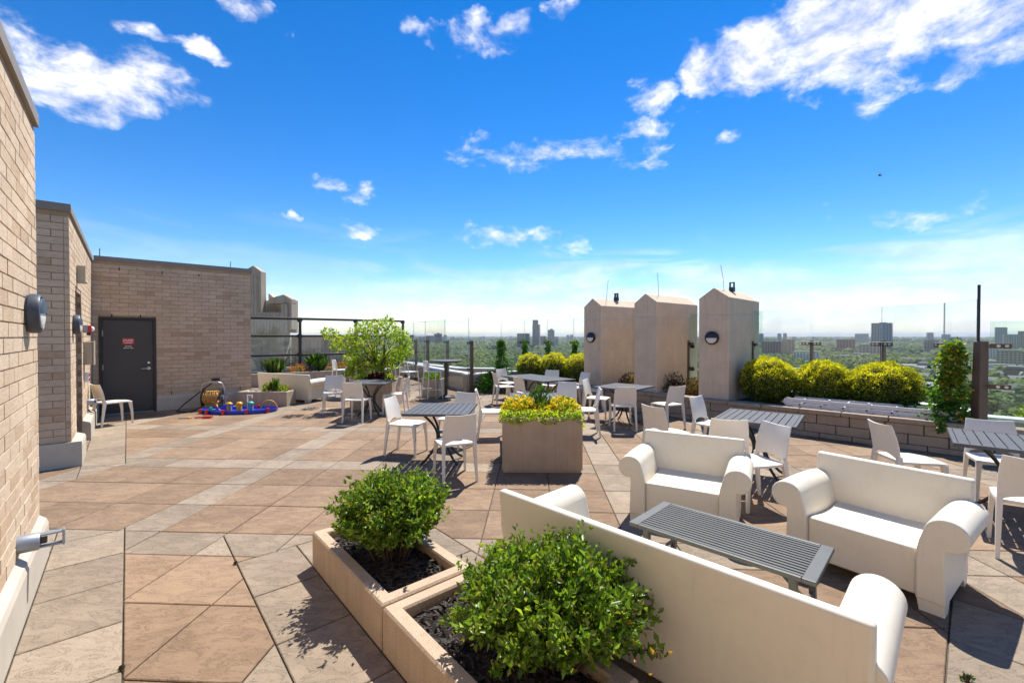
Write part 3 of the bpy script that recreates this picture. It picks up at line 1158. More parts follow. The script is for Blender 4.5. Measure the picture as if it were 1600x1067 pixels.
def course_of(z0, z1, step, depth, back, mat, name, shift, bev):
    s = -shift
    k = 0
    while s < LA - 0.05:
        a, b = max(s, 0), min(s + step, LA)
        if b - a > 0.06:
            pa, _ = along(ARC, a)
            pb, _ = along(ARC, b)
            d = (pb - pa).normalized()
            n = Vector((-d.y, d.x, 0))               # into the bed
            ln = round((pb - pa).length - 0.008, 2)
            key = (name, ln, round(z1 - z0, 3))
            if key not in blk:
                m = MB().box((0, 0, 0), (ln, depth, z1 - z0 - 0.006))
                me = m.mesh(name)
                me.materials.append(mat)
                blk[key] = me
            o = link(name, blk[key], rw)
            o.location = (pa + pb) / 2 + n * (depth / 2 + back + rnd.uniform(-0.006, 0.006)) + Vector((0, 0, (z0 + z1) / 2))
            o.rotation_euler = (0, 0, math.atan2(d.y, d.x))
            add_bevel(o, bev)
        s += step


course_of(0.0, 0.085, 0.45, 0.20, 0.0, M_['block_stone'], 'block', 0.10, 0.008)
course_of(0.085, 0.24, 0.45, 0.20, 0.008, M_['block_stone'], 'block', 0.32, 0.010)
course_of(0.24, 0.395, 0.45, 0.20, 0.016, M_['block_stone'], 'block', 0.14, 0.010)
course_of(0.395, 0.475, 0.60, 0.30, -0.02, M_['block_cap'], 'cap_stone', 0.25, 0.014)

bed = MB()
inner = offset_line(ARC, 0.15)
outer = [GLASS[i] for i in (4, 5, 6, 7, 8, 9, 10, 11, 12, 13, 14, 15)]
bed.prism(inner + list(reversed(outer)), -0.01, 0.41)
tag(bed.build('planting_bed', M_['soil']), 'dark soil of the raised planting bed behind the block wall', None, None, 'structure')


def kerb_run(pts, w, h, off, name, label, mat, cap_w, cap_h=0.05):
    t = thing(name, label, 'kerb', (0, 0, 0))
    a, b = offset_line(pts, off), offset_line(pts, off + w)
    for i in range(len(pts) - 1):
        MB().prism([a[i], a[i + 1], b[i + 1], b[i]], -0.30, h).build('kerb_wall', mat, t)
    a, b = offset_line(pts, off - 0.03), offset_line(pts, off + w + cap_w)
    for i in range(len(pts) - 1):
        MB().prism([a[i], a[i + 1], b[i + 1], b[i]], h + 0.003, h + cap_h).build('kerb_cap', M_['white_cap'], t)
    return t


kerb_run(GLASS[:4], 0.22, 0.52, 0.12, 'parapet_kerb', 'concrete kerb with white metal cap behind the left glass panels', M_['grey_concrete'], 0.05)
kerb_run(GLASS[3:], 0.22, 0.52, 0.10, 'parapet_kerb', 'curved kerb with white metal cap behind hedges and pillars', M_['grey_concrete'], 0.05)
op = [Vector((-5.6, 22.0, 0)), Vector((-2.2, 17.6, 0)), Vector((-0.2, 17.2, 0))]
kerb_run(op, 0.35, 0.42, 0.0, 'outer_parapet', 'outer parapet with pale cap beyond the left glass panels', M_['grey_concrete'], 0.06)


# ------------------------------------------------------------------ glass screen
simple('glass_edge', (0.42, 0.52, 0.49), 0.2, var=0.02)


def pane(parent, a, b, z0, z1, name='pane', mat='clear_glass', th=0.012):
    d = (b - a).normalized()
    n = Vector((-d.y, d.x, 0)) * th / 2
    m = MB()
    vs = [a - n, b - n, b + n, a + n]
    m.add([(p.x, p.y, z) for z in (z0, z1) for p in vs], [(0, 1, 5, 4), (2, 3, 7, 6), (3, 2, 1, 0), (4, 5, 6, 7), (1, 2, 6, 5), (3, 0, 4, 7)])
    o = m.build(name, M_[mat], parent)
    o.data.materials.append(M_['glass_edge'])
    for p in o.data.polygons:
        nn = p.normal
        if abs(nn.z) > 0.5 or abs(nn.dot(d)) > 0.5:
            p.material_index = 1
    return o


def post(parent, p, d, z0, z1, wide, thin, bolts=True, mat='brown_post'):
    """fin post; d = direction of the glass"""
    M = Matrix.Translation(p) @ Matrix.Rotation(math.atan2(d.y, d.x), 4, 'Z')
    po = MB().box((0, 0.0, (z0 + z1) / 2), (thin, wide, z1 - z0), M).build('post', M_[mat], parent, bevel=0.006)
    for zz in (z1 - 0.07, z0 + (z1 - z0) * 0.45):
        cl = MB().box((0, -wide / 2 - 0.02, zz), (0.34, 0.028, 0.075), M).build('clamp', M_['dark_bronze'], po, bevel=0.012)
        if bolts:
            for xx in (-0.125, -0.065, 0.065, 0.125):
                b = MB().lathe([(0.001, -0.02), (0.021, -0.02), (0.021, 0.006), (0.001, 0.008)], 12)
                b.v = [tuple(M @ (Matrix.Translation((xx, -wide / 2 - 0.036, zz)) @ (Matrix.Rotation(math.pi / 2, 4, 'X') @ Vector(q_)))) for q_ in b.v]
                bo = b.build('bolt', M_['steel'], cl)
                # three levels only: bolts hang on the post itself
                bo.parent = po
    return po


def glass_run(label, pts, z0, ztop, zpost, wide=0.10, thin=0.06, ends=(True, True), bolts=False, skip=()):
    t = thing('glass_screen', label, 'glass screen', (0, 0, 0))
    for i in range(len(pts) - 1):
        if i in skip:
            continue
        d = (pts[i + 1] - pts[i]).normalized()
        pane(t, pts[i] + d * 0.012, pts[i + 1] - d * 0.012, z0 + 0.08, ztop)
    for i, p in enumerate(pts):
        if (i == 0 and not ends[0]) or (i == len(pts) - 1 and not ends[1]):
            continue
        a, b = pts[max(i - 1, 0)], pts[min(i + 1, len(pts) - 1)]
        d = (b - a).normalized()
        n = Vector((-d.y, d.x, 0))
        post(t, p + n * (wide / 2 + 0.045), d, z0, zpost, wide, thin, bolts)
    return t


gl = offset_line(GLASS, 0)
mid = [GLASS[0], GLASS[0].lerp(GLASS[1], 0.5), GLASS[1], GLASS[2], GLASS[3]]
glass_run('left frameless glass screen with dark posts behind the bar stools', mid, 0.0, 2.30, 1.60)
glass_run('frameless glass screen with ivy-clad posts behind the far hedge balls', GLASS[3:8], 0.0, 2.30, 1.60, ends=(False, True))
glass_run('glass screen between and behind the concrete pillars', [GLASS[7], GLASS[7].lerp(GLASS[8], 0.5), GLASS[8], GLASS[9], GLASS[10], GLASS[11]], 0.41, 2.30, 1.55, ends=(False, False))
glass_run('right glass screen with bolted posts behind the golden hedge balls', GLASS[11:14], 0.41, 2.28, 1.66, ends=(True, True), bolts=True, thin=0.055)
gr = thing('glass_screen', 'glass screen with broad brown post and tall dark rod at right edge', 'glass screen', (0, 0, 0))
pane(gr, GLASS[13], GLASS[14] + Vector((0.02, 0.06, 0)), 0.46, 2.28)
d_ = (GLASS[15] - GLASS[14]).normalized()
pane(gr, GLASS[14] + d_ * 0.10, GLASS[15], 0.50, 1.95, mat='green_glass')
pb = GLASS[14]
po = MB().taper((pb.x, pb.y, 0.40), (pb.x + 0.02, pb.y, 1.665), (0.135, 0.13), (0.12, 0.11)).build('post', M_['brown_post'], gr, bevel=0.012)
MB().tube([(pb.x - 0.02, pb.y, 1.66), (pb.x - 0.02, pb.y, 2.48)], 0.017, 8).build('rod', M_['lamp_black'], gr)
for zz in (1.60, 1.02):
    c = pb + d_ * 0.20 + Vector((0, 0, zz))
    M = Matrix.Translation(c) @ Matrix.Rotation(math.atan2(d_.y, d_.x), 4, 'Z')
    cl = MB().box((0, -0.025, 0), (0.22, 0.025, 0.07), M).build('clamp', M_['brown_post'], gr, bevel=0.015)
    for xx in (-0.02, 0.06):
        b = MB().lathe([(0.001, -0.01), (0.02, -0.01), (0.02, 0.012), (0.001, 0.014)], 12)
        b.v = [tuple(M @ (Matrix.Translation((xx, -0.045, 0)) @ (Matrix.Rotation(math.pi / 2, 4, 'X') @ Vector(q_)))) for q_ in b.v]
        b.build('bolt', M_['steel'], cl)

# dark tube railing with glass behind the far white sofa
F0, F1 = Vector((-9.75, 15.75, 0)), Vector((-4.80, 19.55, 0))
ft = thing('tube_railing', 'dark three-bar tube railing with glass panels beside the brick wall', 'railing', (0, 0, 0))
fdir = (F1 - F0).normalized()
fposts = [F0, F0 + fdir * 2.02, F0 + fdir * 4.15, F1 - fdir * 0.02]
for zz in (1.02, 1.74, 2.40):
    MB().tube([F0 + Vector((0, 0, zz)), F1 + Vector((0, 0, zz))], 0.050 if zz > 2 else 0.042, 10).build('bar', M_['dark_bronze'], ft, smooth=50)
for p in fposts:
    MB().tube([p + Vector((0, 0, 0.0)), p + Vector((0, 0, 2.40))], 0.055, 10).build('post', M_['dark_bronze'], ft, smooth=50)
    for zz in (1.02, 1.74, 2.36):
        m = MB().lathe([(0.001, -0.05), (0.10, -0.05), (0.10, -0.035), (0.001, -0.035)], 16)
        M = Matrix.Translation(p + Vector((0, 0, zz))) @ Matrix.Rotation(math.atan2(fdir.y, fdir.x), 4, 'Z') @ Matrix.Rotation(math.pi / 2, 4, 'X')
        m.v = [tuple(M @ Vector(q_)) for q_ in m.v]
        m.build('glass_boss', M_['dark_bronze'], ft)
fo_ = Vector((-fdir.y, fdir.x, 0)) * 0.06
for i in range(3):
    for za, zb in ((0.25, 1.02), (1.02, 1.74), (1.74, 2.36)):
        pane(ft, fposts[i] + fdir * 0.02 + fo_, fposts[i + 1] - fdir * 0.02 + fo_, za + 0.012, zb - 0.012)


# ------------------------------------------------------------------ chairs: moulded stacking chair, faces local +x
def make_chair():
    t = link('side_chair', None)
    t.empty_display_size = 0.2
    mat = M_['chair_plastic']

    def seat(u, v):
        x = -0.205 + 0.435 * u
        w = 0.405 + 0.03 * math.sin(math.pi * min(u * 1.1, 1))
        if u > 0.85:
            w -= (u - 0.85) * 0.16
        y = (v - 0.5) * w
        z = 0.452 - 0.016 * math.sin(math.pi * u) * (1 - (2 * v - 1) ** 2) - 0.010 * max(0, u - 0.8) * 5 * (abs(2 * v - 1) ** 2) + 0.006 * (1 - u)
        return (x, y, z)
    MB().sheet(seat, 14, 10, (0, 0, 0.024)).build('seat', mat, t, smooth=40)

    def back(u, v):
        yy = 2 * u - 1
        zlow = 0.452 + 0.062 * (1 - yy * yy) ** 1.0 * (1 if abs(yy) < 0.80 else max(0, (1 - abs(yy)) / 0.20))
        ztop = 0.822 - 0.012 * (1 - yy * yy)
        z = zlow + (ztop - zlow) * v
        h = (z - 0.45) / 0.37
        x = -0.200 - 0.020 * h - 0.055 * h * h - 0.022 * (1 - yy * yy) * (0.35 + 0.65 * h)
        w = 0.405 - 0.035 * h + 0.02 * math.sin(math.pi * h)
        return (x, yy * w / 2, z)
    MB().sheet(back, 18, 12, (0.017, 0, 0)).build('backrest', mat, t, smooth=40)
    for sy in (-1, 1):
        m = MB()
        m.loft([[(x0 + dx, sy * y0 + dy, z) for dx, dy in ((-a, -b), (a, -b), (a, b), (-a, b))] for (x0, y0, z, a, b) in
                ((-0.262, 0.203, 0.0, 0.0125, 0.0125), (-0.232, 0.196, 0.25, 0.018, 0.016), (-0.208, 0.190, 0.44, 0.026, 0.018), (-0.206, 0.189, 0.50, 0.020, 0.014))])
        m.build('leg', mat, t, smooth=50)
        m = MB()
        m.loft([[(x0 + dx, sy * y0 + dy, z) for dx, dy in ((-a, -b), (a, -b), (a, b), (-a, b))] for (x0, y0, z, a, b) in
                ((0.228, 0.203, 0.0, 0.0125, 0.0125), (0.218, 0.196, 0.25, 0.017, 0.016), (0.200, 0.186, 0.40, 0.024, 0.020), (0.196, 0.183, 0.436, 0.027, 0.023))])
        m.build('leg', mat, t, smooth=50)
    return t


proto_chair = make_chair()
CH_TREE = tree_of(proto_chair)
chairs = [
    # x, y, facing in degrees, label
    (-7.87, 8.70, 64, 'white chair standing alone beside the charcoal door'),
    (-1.565, 6.57, -13, 'white chair at the left side of the square table left of the flower box'),
    (-0.709, 5.43, 113, 'white chair with its back to the camera at the table left of the flower box'),
    (-0.885, 6.98, 241, 'white chair on the far side of the table left of the flower box'),
    (-0.33, 7.60, 5, 'white chair in profile just left of the flower box'),
    (1.02, 8.62, 250, 'white chair directly behind the yellow flower box'),
    (1.27, 7.78, 176, 'white chair partly hidden by the right side of the flower box'),
    (-3.18, 9.06, 88, 'white chair with its back to the camera in front of the small tree'),
    (-4.09, 10.09, -72, 'white chair facing the camera left of the table by the small tree'),
    (-2.62, 9.90, 182, 'white chair at the right of the table by the small tree'),
    (-5.52, 13.9, 200, 'white chair seen edge-on beyond the far white sofa'),
    (-0.20, 11.35, 18, 'white chair at the left end of the long table by the hedge balls'),
    (-0.12, 12.25, -45, 'white chair half hidden at the far left corner of the long table'),
    (0.36, 10.12, 34, 'white chair on the near side of the long table by the hedge balls'),
    (0.98, 11.72, 246, 'white chair on the far side of the long table before the hedge balls'),
    (1.62, 11.10, 205, 'white chair at the right end of the long table by the farthest pillar'),
    (1.95, 10.62, -8, 'white chair in profile at the foot of the farthest pillar'),
    (1.80, 9.25, -28, 'white chair at the far left side of the table before the pillars'),
    (2.08, 8.30, 88, 'white chair with its back to the camera at the table before the pillars'),
    (2.96, 8.42, 112, 'white chair right of the table before the pillars, back to the camera'),
    (2.10, 5.97, 30, 'white chair right behind the smaller white armchair'),
    (2.98, 6.50, -50, 'white chair at the far corner of the slatted table near the nearest pillar'),
    (2.50, 5.16, 72, 'white chair between the two armchairs, back to the camera and square to it'),
    (2.50, 4.57, 192, 'white chair turned sideways between the two armchairs, seat to the left'),
    (4.20, 4.66, -9, 'white chair in profile in front of the ladder, facing the right table'),
    (5.10, 4.62, 236, 'white chair on the far side of the rightmost table under the broad post'),
    (5.62, 4.22, 236, 'white chair cut by the right edge on the far side of the rightmost table'),
    (4.13, 3.50, 48, 'white chair cut by the right edge in front of the rightmost table'),
]
for i, (x, y, a, lab) in enumerate(chairs):
    if i == 0:
        o = proto_chair
        o.location = (x, y, 0)
        o.rotation_euler = (0, 0, math.radians(a))
    else:
        o = copy_tree(proto_chair, CH_TREE, (x, y, 0), math.radians(a))
    tag(o, lab, 'chair', 'white moulded chairs on the terrace')


# ------------------------------------------------------------------ slatted cafe tables; slats run along local y
def make_table(wx=0.86, wy=0.95):
    t = link('cafe_table', None)
    z = 0.74
    fr = MB()
    e = 0.035
    for c, s in (((0, wy / 2 - e / 2, z - 0.016), (wx, e, 0.032)), ((0, -wy / 2 + e / 2, z - 0.016), (wx, e, 0.032)),
                 ((wx / 2 - e / 2, 0, z - 0.016), (e, wy - 2 * e, 0.032)), ((-wx / 2 + e / 2, 0, z - 0.016), (e, wy - 2 * e, 0.032)),
                 ((0, 0, z - 0.026), (wx - 2 * e, 0.05, 0.014)), ((0, 0.3, z - 0.026), (wx - 2 * e, 0.04, 0.014)), ((0, -0.3, z - 0.026), (wx - 2 * e, 0.04, 0.014))):
        fr.box(c, s)
    fr.build('top_frame', M_['table_metal'], t, bevel=0.003)
    n = 10
    step = (wx - 2 * e) / n
    sm = MB().box((0, 0, 0), (step - 0.010, wy - 2 * e - 0.012, 0.014)).mesh('slat')
    sm.materials.append(M_['table_metal'])
    for k in range(n):
        o = link('slat', sm, t)
        o.location = (-wx / 2 + e + step * (k + 0.5), 0, z - 0.009)
    for sx in (-1, 1):
        for sy in (-1, 1):
            m = MB()
            pts = []
            for k in range(15):
                q = k / 14
                zz = 0.006 + (z - 0.045) * q
                bow = 1 - math.sin(math.pi * (0.06 + 0.88 * q)) ** 0.9
                pts.append((sx * (0.055 + 0.245 * bow), sy * (0.045 + 0.21 * bow), zz + (0.012 if k == 0 else 0)))
            m.tube(pts, 0.0165, 8)
            m.build('leg', M_['table_frame'], t, smooth=60)
    br = MB()
    for zz in (0.33, 0.41):
        br.box((0, 0, zz), (0.14, 0.10, 0.018))
    br.tube([(0.30, 0.24, z - 0.04), (-0.30, 0.24, z - 0.04)], 0.012, 6)
    br.tube([(0.30, -0.24, z - 0.04), (-0.30, -0.24, z - 0.04)], 0.012, 6)
    br.build('brace', M_['table_frame'], t)
    return t


proto_table = make_table()
T_TREE = tree_of(proto_table)
for i, (x, y, a, lab) in enumerate([
        (-0.97, 6.12, -3, 'dark grey slatted table left of the flower box'),
        (0.40, 7.30, 2, 'dark grey table hidden behind the yellow flower box'),
        (-3.10, 9.72, 0, 'dark grey table in front of the small tree'),
        (0.35, 11.06, -56, 'left one of two grey tables pushed together before the hedge balls'),
        (0.85, 10.34, -56, 'right one of two grey tables pushed together before the hedge balls'),
        (2.24, 8.80, -41, 'dark grey table standing before the concrete pillars'),
        (3.08, 5.48, -38, 'dark grey slatted table between armchairs and block wall'),
        (4.78, 4.20, -42, 'dark grey slatted table at the right edge')]):
    if i == 0:
        o = proto_table
        o.location = (x, y, 0)
        o.rotation_euler = (0, 0, math.radians(a))
    else:
        o = copy_tree(proto_table, T_TREE, (x, y, 0), math.radians(a))
    tag(o, lab, 'table', 'slatted cafe tables')


# ------------------------------------------------------------------ roll-arm plastic sofas, face local +x
def make_sofa(label, half, loc, ang, name, cat):
    """half = half of the seat width between the arms"""
    t = thing(name, label, cat, (*loc, 0), math.radians(ang), 'white roll-arm plastic seats')
    mat = M_['sofa_plastic']
    # seat block with softly dished top
    def seat(u, v):
        x = -0.27 + 0.60 * u
        y = (v - 0.5) * 2 * half
        return (x, y, 0.385 - 0.028 * math.sin(math.pi * min(u * 1.05, 1.0)) - 0.012 * (1 - u) + 0.010 * u ** 6 * -1)
    m = MB()
    nu, nv = 12, 8
    m.sheet(seat, nu, nv, (0, 0, 0.30))
    m.build('seat', mat, t, smooth=35, bevel=0.012)
    # back: tapering slab, slightly reclined
    hb = half + (0.165 if half < 0.5 else 0.205)
    m = MB()
    rings = []
    for z, xr, xf, w in ((0.055, -0.325, -0.20, hb - 0.035), (0.20, -0.335, -0.215, hb - 0.02), (0.36, -0.345, -0.235, hb - 0.006), (0.55, -0.36, -0.275, hb), (0.735, -0.375, -0.315, hb + 0.004)):
        rings.append([(xr, -w, z), (xf, -w, z), (xf, w, z), (xr, w, z)])
    m.loft(rings)
    m.build('backrest', mat, t, smooth=30, bevel=0.016)
    zb = 0.072
    prof = [(0.0, zb), (0.0, 0.20), (0.0, 0.32), (0.004, 0.39), (0.014, 0.445), (0.026, 0.485)]
    for k in range(175, -75, -12):
        a = math.radians(k)
        prof.append((0.142 + 0.107 * math.cos(a), 0.508 + 0.103 * math.sin(a)))
    prof += [(0.160, 0.412), (0.136, 0.414), (0.134, 0.36), (0.139, 0.20), (0.145, zb)]
    for sy in (-1, 1):
        m = MB()
        rings = []
        for x, k in ((0.365, 1.0), (0.20, 1.0), (0.0, 1.0), (-0.18, 0.985), (-0.318, 0.96)):
            rings.append([(x, sy * (half + a), zb + (z - zb) * k) for a, z in prof])
        m.loft(rings)
        m.build('arm', mat, t, smooth=32, bevel=0.010)
        for xa, xb in ((0.355, 0.22), (-0.31, -0.19)):
            f = MB()
            y0, y1 = sy * (half + 0.006), sy * (half + 0.138)
            xm = (xa + xb) / 2
            xi = xb + (0.045 if xa > 0 else -0.040)
            f.loft([[(xa, y0, zb + 0.012), (xb, y0, zb + 0.012), (xb, y1, zb + 0.012), (xa, y1, zb + 0.012)],
                    [(xa, y0, zb), (xb, y0, zb), (xb, y1, zb), (xa, y1, zb)],
                    [(xa, y0 + sy * 0.012, 0.0), (xi, y0 + sy * 0.012, 0.0), (xi, y1, 0.0), (xa, y1, 0.0)]])
            f.build('foot', mat, t)
    return t


make_sofa('long white plastic sofa in the foreground, seen from behind', 0.75, (0.85, 2.46), 44.6, 'roll_arm_sofa', 'sofa')
make_sofa('white plastic armchair left of the slatted coffee table end', 0.31, (1.68, 4.23), 240, 'roll_arm_armchair', 'armchair')
make_sofa('large-looking white plastic armchair at right beside the coffee table', 0.31, (2.69, 3.27), 216, 'roll_arm_armchair', 'armchair')
make_sofa('white plastic sofa in the distance behind the low concrete planter', 0.74, (-6.0, 12.12), 67, 'roll_arm_sofa', 'sofa')

# slatted coffee table; slats run along local x
ct = thing('coffee_table', 'dark slatted metal coffee table among the white sofa and armchairs', 'table', (1.44, 2.97, 0), math.atan2(-0.70, 0.715))
cl, cw, cz = 1.13, 0.555, 0.405
m = MB()
for c, s in (((cl / 2 - 0.035, 0, cz - 0.014), (0.07, cw, 0.028)), ((-cl / 2 + 0.035, 0, cz - 0.014), (0.07, cw, 0.028)),
             ((0, cw / 2 - 0.012, cz - 0.014), (cl - 0.14, 0.024, 0.028)), ((0, -cw / 2 + 0.012, cz - 0.014), (cl - 0.14, 0.024, 0.028)),
             ((0, 0, cz - 0.024), (0.04, cw - 0.05, 0.008))):
    m.box(c, s)
m.build('top_frame', M_['coffee_metal'], ct, bevel=0.004)
ns = 14
st = (cw - 0.048) / ns
smesh = MB().box((0, 0, 0), (cl - 0.14, st - 0.018, 0.012)).mesh('slat')
smesh.materials.append(M_['coffee_metal'])
for k in range(ns):
    o = link('slat', smesh, ct)
    o.location = (0, -cw / 2 + 0.024 + st * (k + 0.5), cz - 0.008)
for sx in (-1, 1):
    for sy in (-1, 1):
        MB().taper((sx * (cl / 2 - 0.10), sy * (cw / 2 - 0.05), 0), (sx * (cl / 2 - 0.12), sy * (cw / 2 - 0.045), cz - 0.028), (0.035, 0.045), (0.04, 0.05)).build('leg', M_['coffee_metal'], ct, bevel=0.004)
    m = MB()
    m.tube([(sx * (cl / 2 - 0.105), -(cw / 2 - 0.06), 0.10), (sx * (cl / 2 - 0.105), (cw / 2 - 0.06), 0.10)], 0.012, 8)
    m.tube([(sx * (cl / 2 - 0.11), 0.0, 0.10), (sx * (cl / 2 - 0.16), 0, 0.20), (sx * (cl / 2 - 0.30), 0, 0.33), (sx * (cl / 2 - 0.36), 0, cz - 0.03)], 0.011, 8)
    m.build('brace', M_['coffee_metal'], ct, smooth=60)


# ------------------------------------------------------------------ bar tables and metal bar stools
def bar_table(label, loc):
    t = thing('bar_table', label, 'table', (*loc, 0), 0.3, 'round bar-height tables')
    MB().lathe([(0.001, 0.995), (0.36, 0.995), (0.44, 1.018), (0.455, 1.035), (0.455, 1.05), (0.44, 1.055), (0.001, 1.055)], 40).build('table_top', M_['table_metal'], t, smooth=30)
    MB().box((0, 0, 0.515), (0.085, 0.085, 0.96)).build('stem', M_['table_frame'], t, bevel=0.006)
    m = MB()
    m.taper((0, 0, 0.0), (0, 0, 0.025), (0.50, 0.50), (0.50, 0.50))
    m.taper((0, 0, 0.0252), (0, 0, 0.075), (0.40, 0.40), (0.11, 0.11))
    m.build('base', M_['table_frame'], t, bevel=0.006)


bar_table('black bar-height table next to the two bar stools', (-1.88, 12.55))
bar_table('black bar-height table hidden behind the small tree', (-4.42, 12.75))


def make_stool():
    t = link('bar_stool', None)
    mt = M_['white_metal']

    def seat(u, v):
        return (-0.19 + 0.38 * u, (v - 0.5) * (0.36 + 0.04 * u), 0.765 - 0.014 * math.sin(math.pi * u) * math.sin(math.pi * v))
    MB().sheet(seat, 8, 8, (0, 0, 0.018)).build('seat', mt, t, smooth=40)
    for sx, sy in ((1, 1), (1, -1)):
        MB().tube([(sx * 0.17, sy * 0.175, 0.75), (sx * 0.215, sy * 0.215, 0.011)], 0.0145, 8).build('leg', mt, t, smooth=60)
    for sy in (-1, 1):
        MB().tube([(-0.235, sy * 0.215, 0.011), (-0.175, sy * 0.17, 0.75), (-0.185, sy * 0.165, 0.92), (-0.205, sy * 0.150, 1.02), (-0.21, sy * 0.12, 1.045), (-0.212, 0, 1.05)], 0.0145, 8).build('leg', mt, t, smooth=60)
    m = MB()
    for yy in (-0.085, -0.03, 0.03, 0.085):
        m.tube([(-0.180, yy, 0.76), (-0.190, yy, 0.90), (-0.210, yy, 1.045)], 0.008, 6)
    m.build('back_spindles', mt, t, smooth=60)
    m = MB()
    for a, b, zz in (((0.202, 0.203), (0.202, -0.203), 0.22), ((-0.218, 0.203), (-0.218, -0.203), 0.30)):
        m.tube([(*a, zz), (*b, zz)], 0.010, 6)
    for sy in (-1, 1):
        m.tube([(0.202, sy * 0.203, 0.26), (-0.218, sy * 0.203, 0.26)], 0.010, 6)
    m.build('footrest', mt, t, smooth=60)
    return t


ps = make_stool()
S_TREE = tree_of(ps)
for i, (x, y, a, lab) in enumerate([(-2.84, 12.15, 55, 'white metal bar stool nearest the tree planter'), (-2.22, 12.30, 34, 'white metal bar stool closest to the bar-height table'),
                                    (-5.0, 12.9, 40, 'white metal bar stool left of the small tree'), (-3.72, 13.2, 215, 'white metal bar stool behind the small tree trunk')]):
    if i == 0:
        o = ps
        o.location = (x, y, 0)
        o.rotation_euler = (0, 0, math.radians(a))
    else:
        o = copy_tree(ps, S_TREE, (x, y, 0), math.radians(a))
    tag(o, lab, 'stool', 'white metal bar stools')


# ------------------------------------------------------------------ planters
def planter(name, label, o, d, n, L, W, Hh, rim, soil_depth, mat='planter_concrete', soil='soil', base=False):
    """open box; o = corner, d and n its two sides"""
    t = thing(name, label, 'planter', o, math.atan2(d.y, d.x))
    flip = 1 if d.cross(n).z > 0 else -1
    m = MB()
    z0 = 0.035 if base else 0.0

    def rect(i, z, flare=0.0):
        return [(i - flare, flip * (i - flare), z), (L - i + flare, flip * (i - flare), z), (L - i + flare, flip * (W - i + flare), z), (i - flare, flip * (W - i + flare), z)]
    m.loft([rect(0.0, z0), rect(0.0, Hh - 0.012), rect(0.010, Hh), rect(rim - 0.008, Hh), rect(rim, Hh - 0.012), rect(rim, Hh - soil_depth - 0.02)])
    m.build('planter_box', M_[mat], t)
    if base:
        MB().box((L / 2, flip * W / 2, 0.016), (L - 0.03, W - 0.03, 0.032)).build('base_rail', M_[mat], t)
    sm = MB()
    rr = random.Random(3)
    iw, il = W - 2 * rim + 0.004, L - 2 * rim + 0.004
    hh = [[rr.uniform(-0.018, 0.018) for _ in range(40)] for _ in range(40)]
    sm.sheet(lambda u, v: (rim - 0.002 + il * u, flip * (rim - 0.002 + iw * v), Hh - soil_depth + hh[int(u * 24)][int(v * 16)]), 24, 16)
    sm.build('soil', M_[soil], t)
    return t


NWn = NW
pl0 = Vector((-1.515, 3.335, 0))
planter('concrete_planter', 'low concrete planter with the farther round green shrub', pl0, -D1, NW, 1.21, 0.62, 0.257, 0.085, 0.07)
planter('concrete_planter', 'low concrete planter in the foreground with the large leafy shrub', pl0 - D1 * 1.222, -D1, NW, 1.21, 0.62, 0.250, 0.085, 0.07)
planter('flower_box', 'tall square concrete flower box overflowing with yellow flowers', Vector((-0.125, 5.60, 0)), Vector((1, -0.018, 0)).normalized(), Vector((0.018, 1, 0)).normalized(), 1.02, 1.0, 0.70, 0.06, 0.05, base=True)
planter('concrete_planter', 'low concrete planter with red flowers and pale gravel by the far sofa', Vector((-6.80, 10.92, 0)), Vector((1, 0, 0)), Vector((0, 1, 0)), 1.22, 0.46, 0.36, 0.06, 0.03, 'grey_concrete', 'gravel_white')
planter('tree_planter', 'square concrete planter holding the small tree', Vector((-3.83, 10.42, 0)), Vector((1, 0, 0)), Vector((0, 1, 0)), 1.0, 1.0, 0.70, 0.07, 0.06)
planter('flower_bed', 'long raised concrete flower bed along the tube railing', F0 + fdir * 0.1 - Vector((-fdir.y, fdir.x, 0)) * 1.25, fdir, Vector((-fdir.y, fdir.x, 0)), 5.6, 1.0, 0.45, 0.10, 0.05, 'grey_concrete')
planter('concrete_planter', 'grey concrete planter behind the bar stools', Vector((-2.62, 12.72, 0)), Vector((1, -0.25, 0)).normalized(), Vector((0.25, 1, 0)).normalized(), 0.55, 0.5, 0.50, 0.05, 0.05, 'grey_concrete')


# ------------------------------------------------------------------ ladder lying on the block wall
la, lb = Vector((5.02, 8.02, 0.478)), Vector((6.62, 6.46, 0.478))
ld = (lb - la).normalized()
lt = thing('extension_ladder', 'long aluminium extension ladder lying on its side along the block wall', 'ladder', la, math.atan2(ld.y, ld.x))
LL = (lb - la).length
lmat = M_['ladder_alu']


def rail(z, y, x0, x1):
    m = MB()
    prof = [(0, 0), (0.028, 0), (0.028, 0.006), (0.008, 0.008), (0.008, 0.052), (0.028, 0.054), (0.028, 0.060), (0, 0.060)]
    m.loft([[(x, y + a, z + b) for a, b in prof] for x in (x0, x1)])
    return m


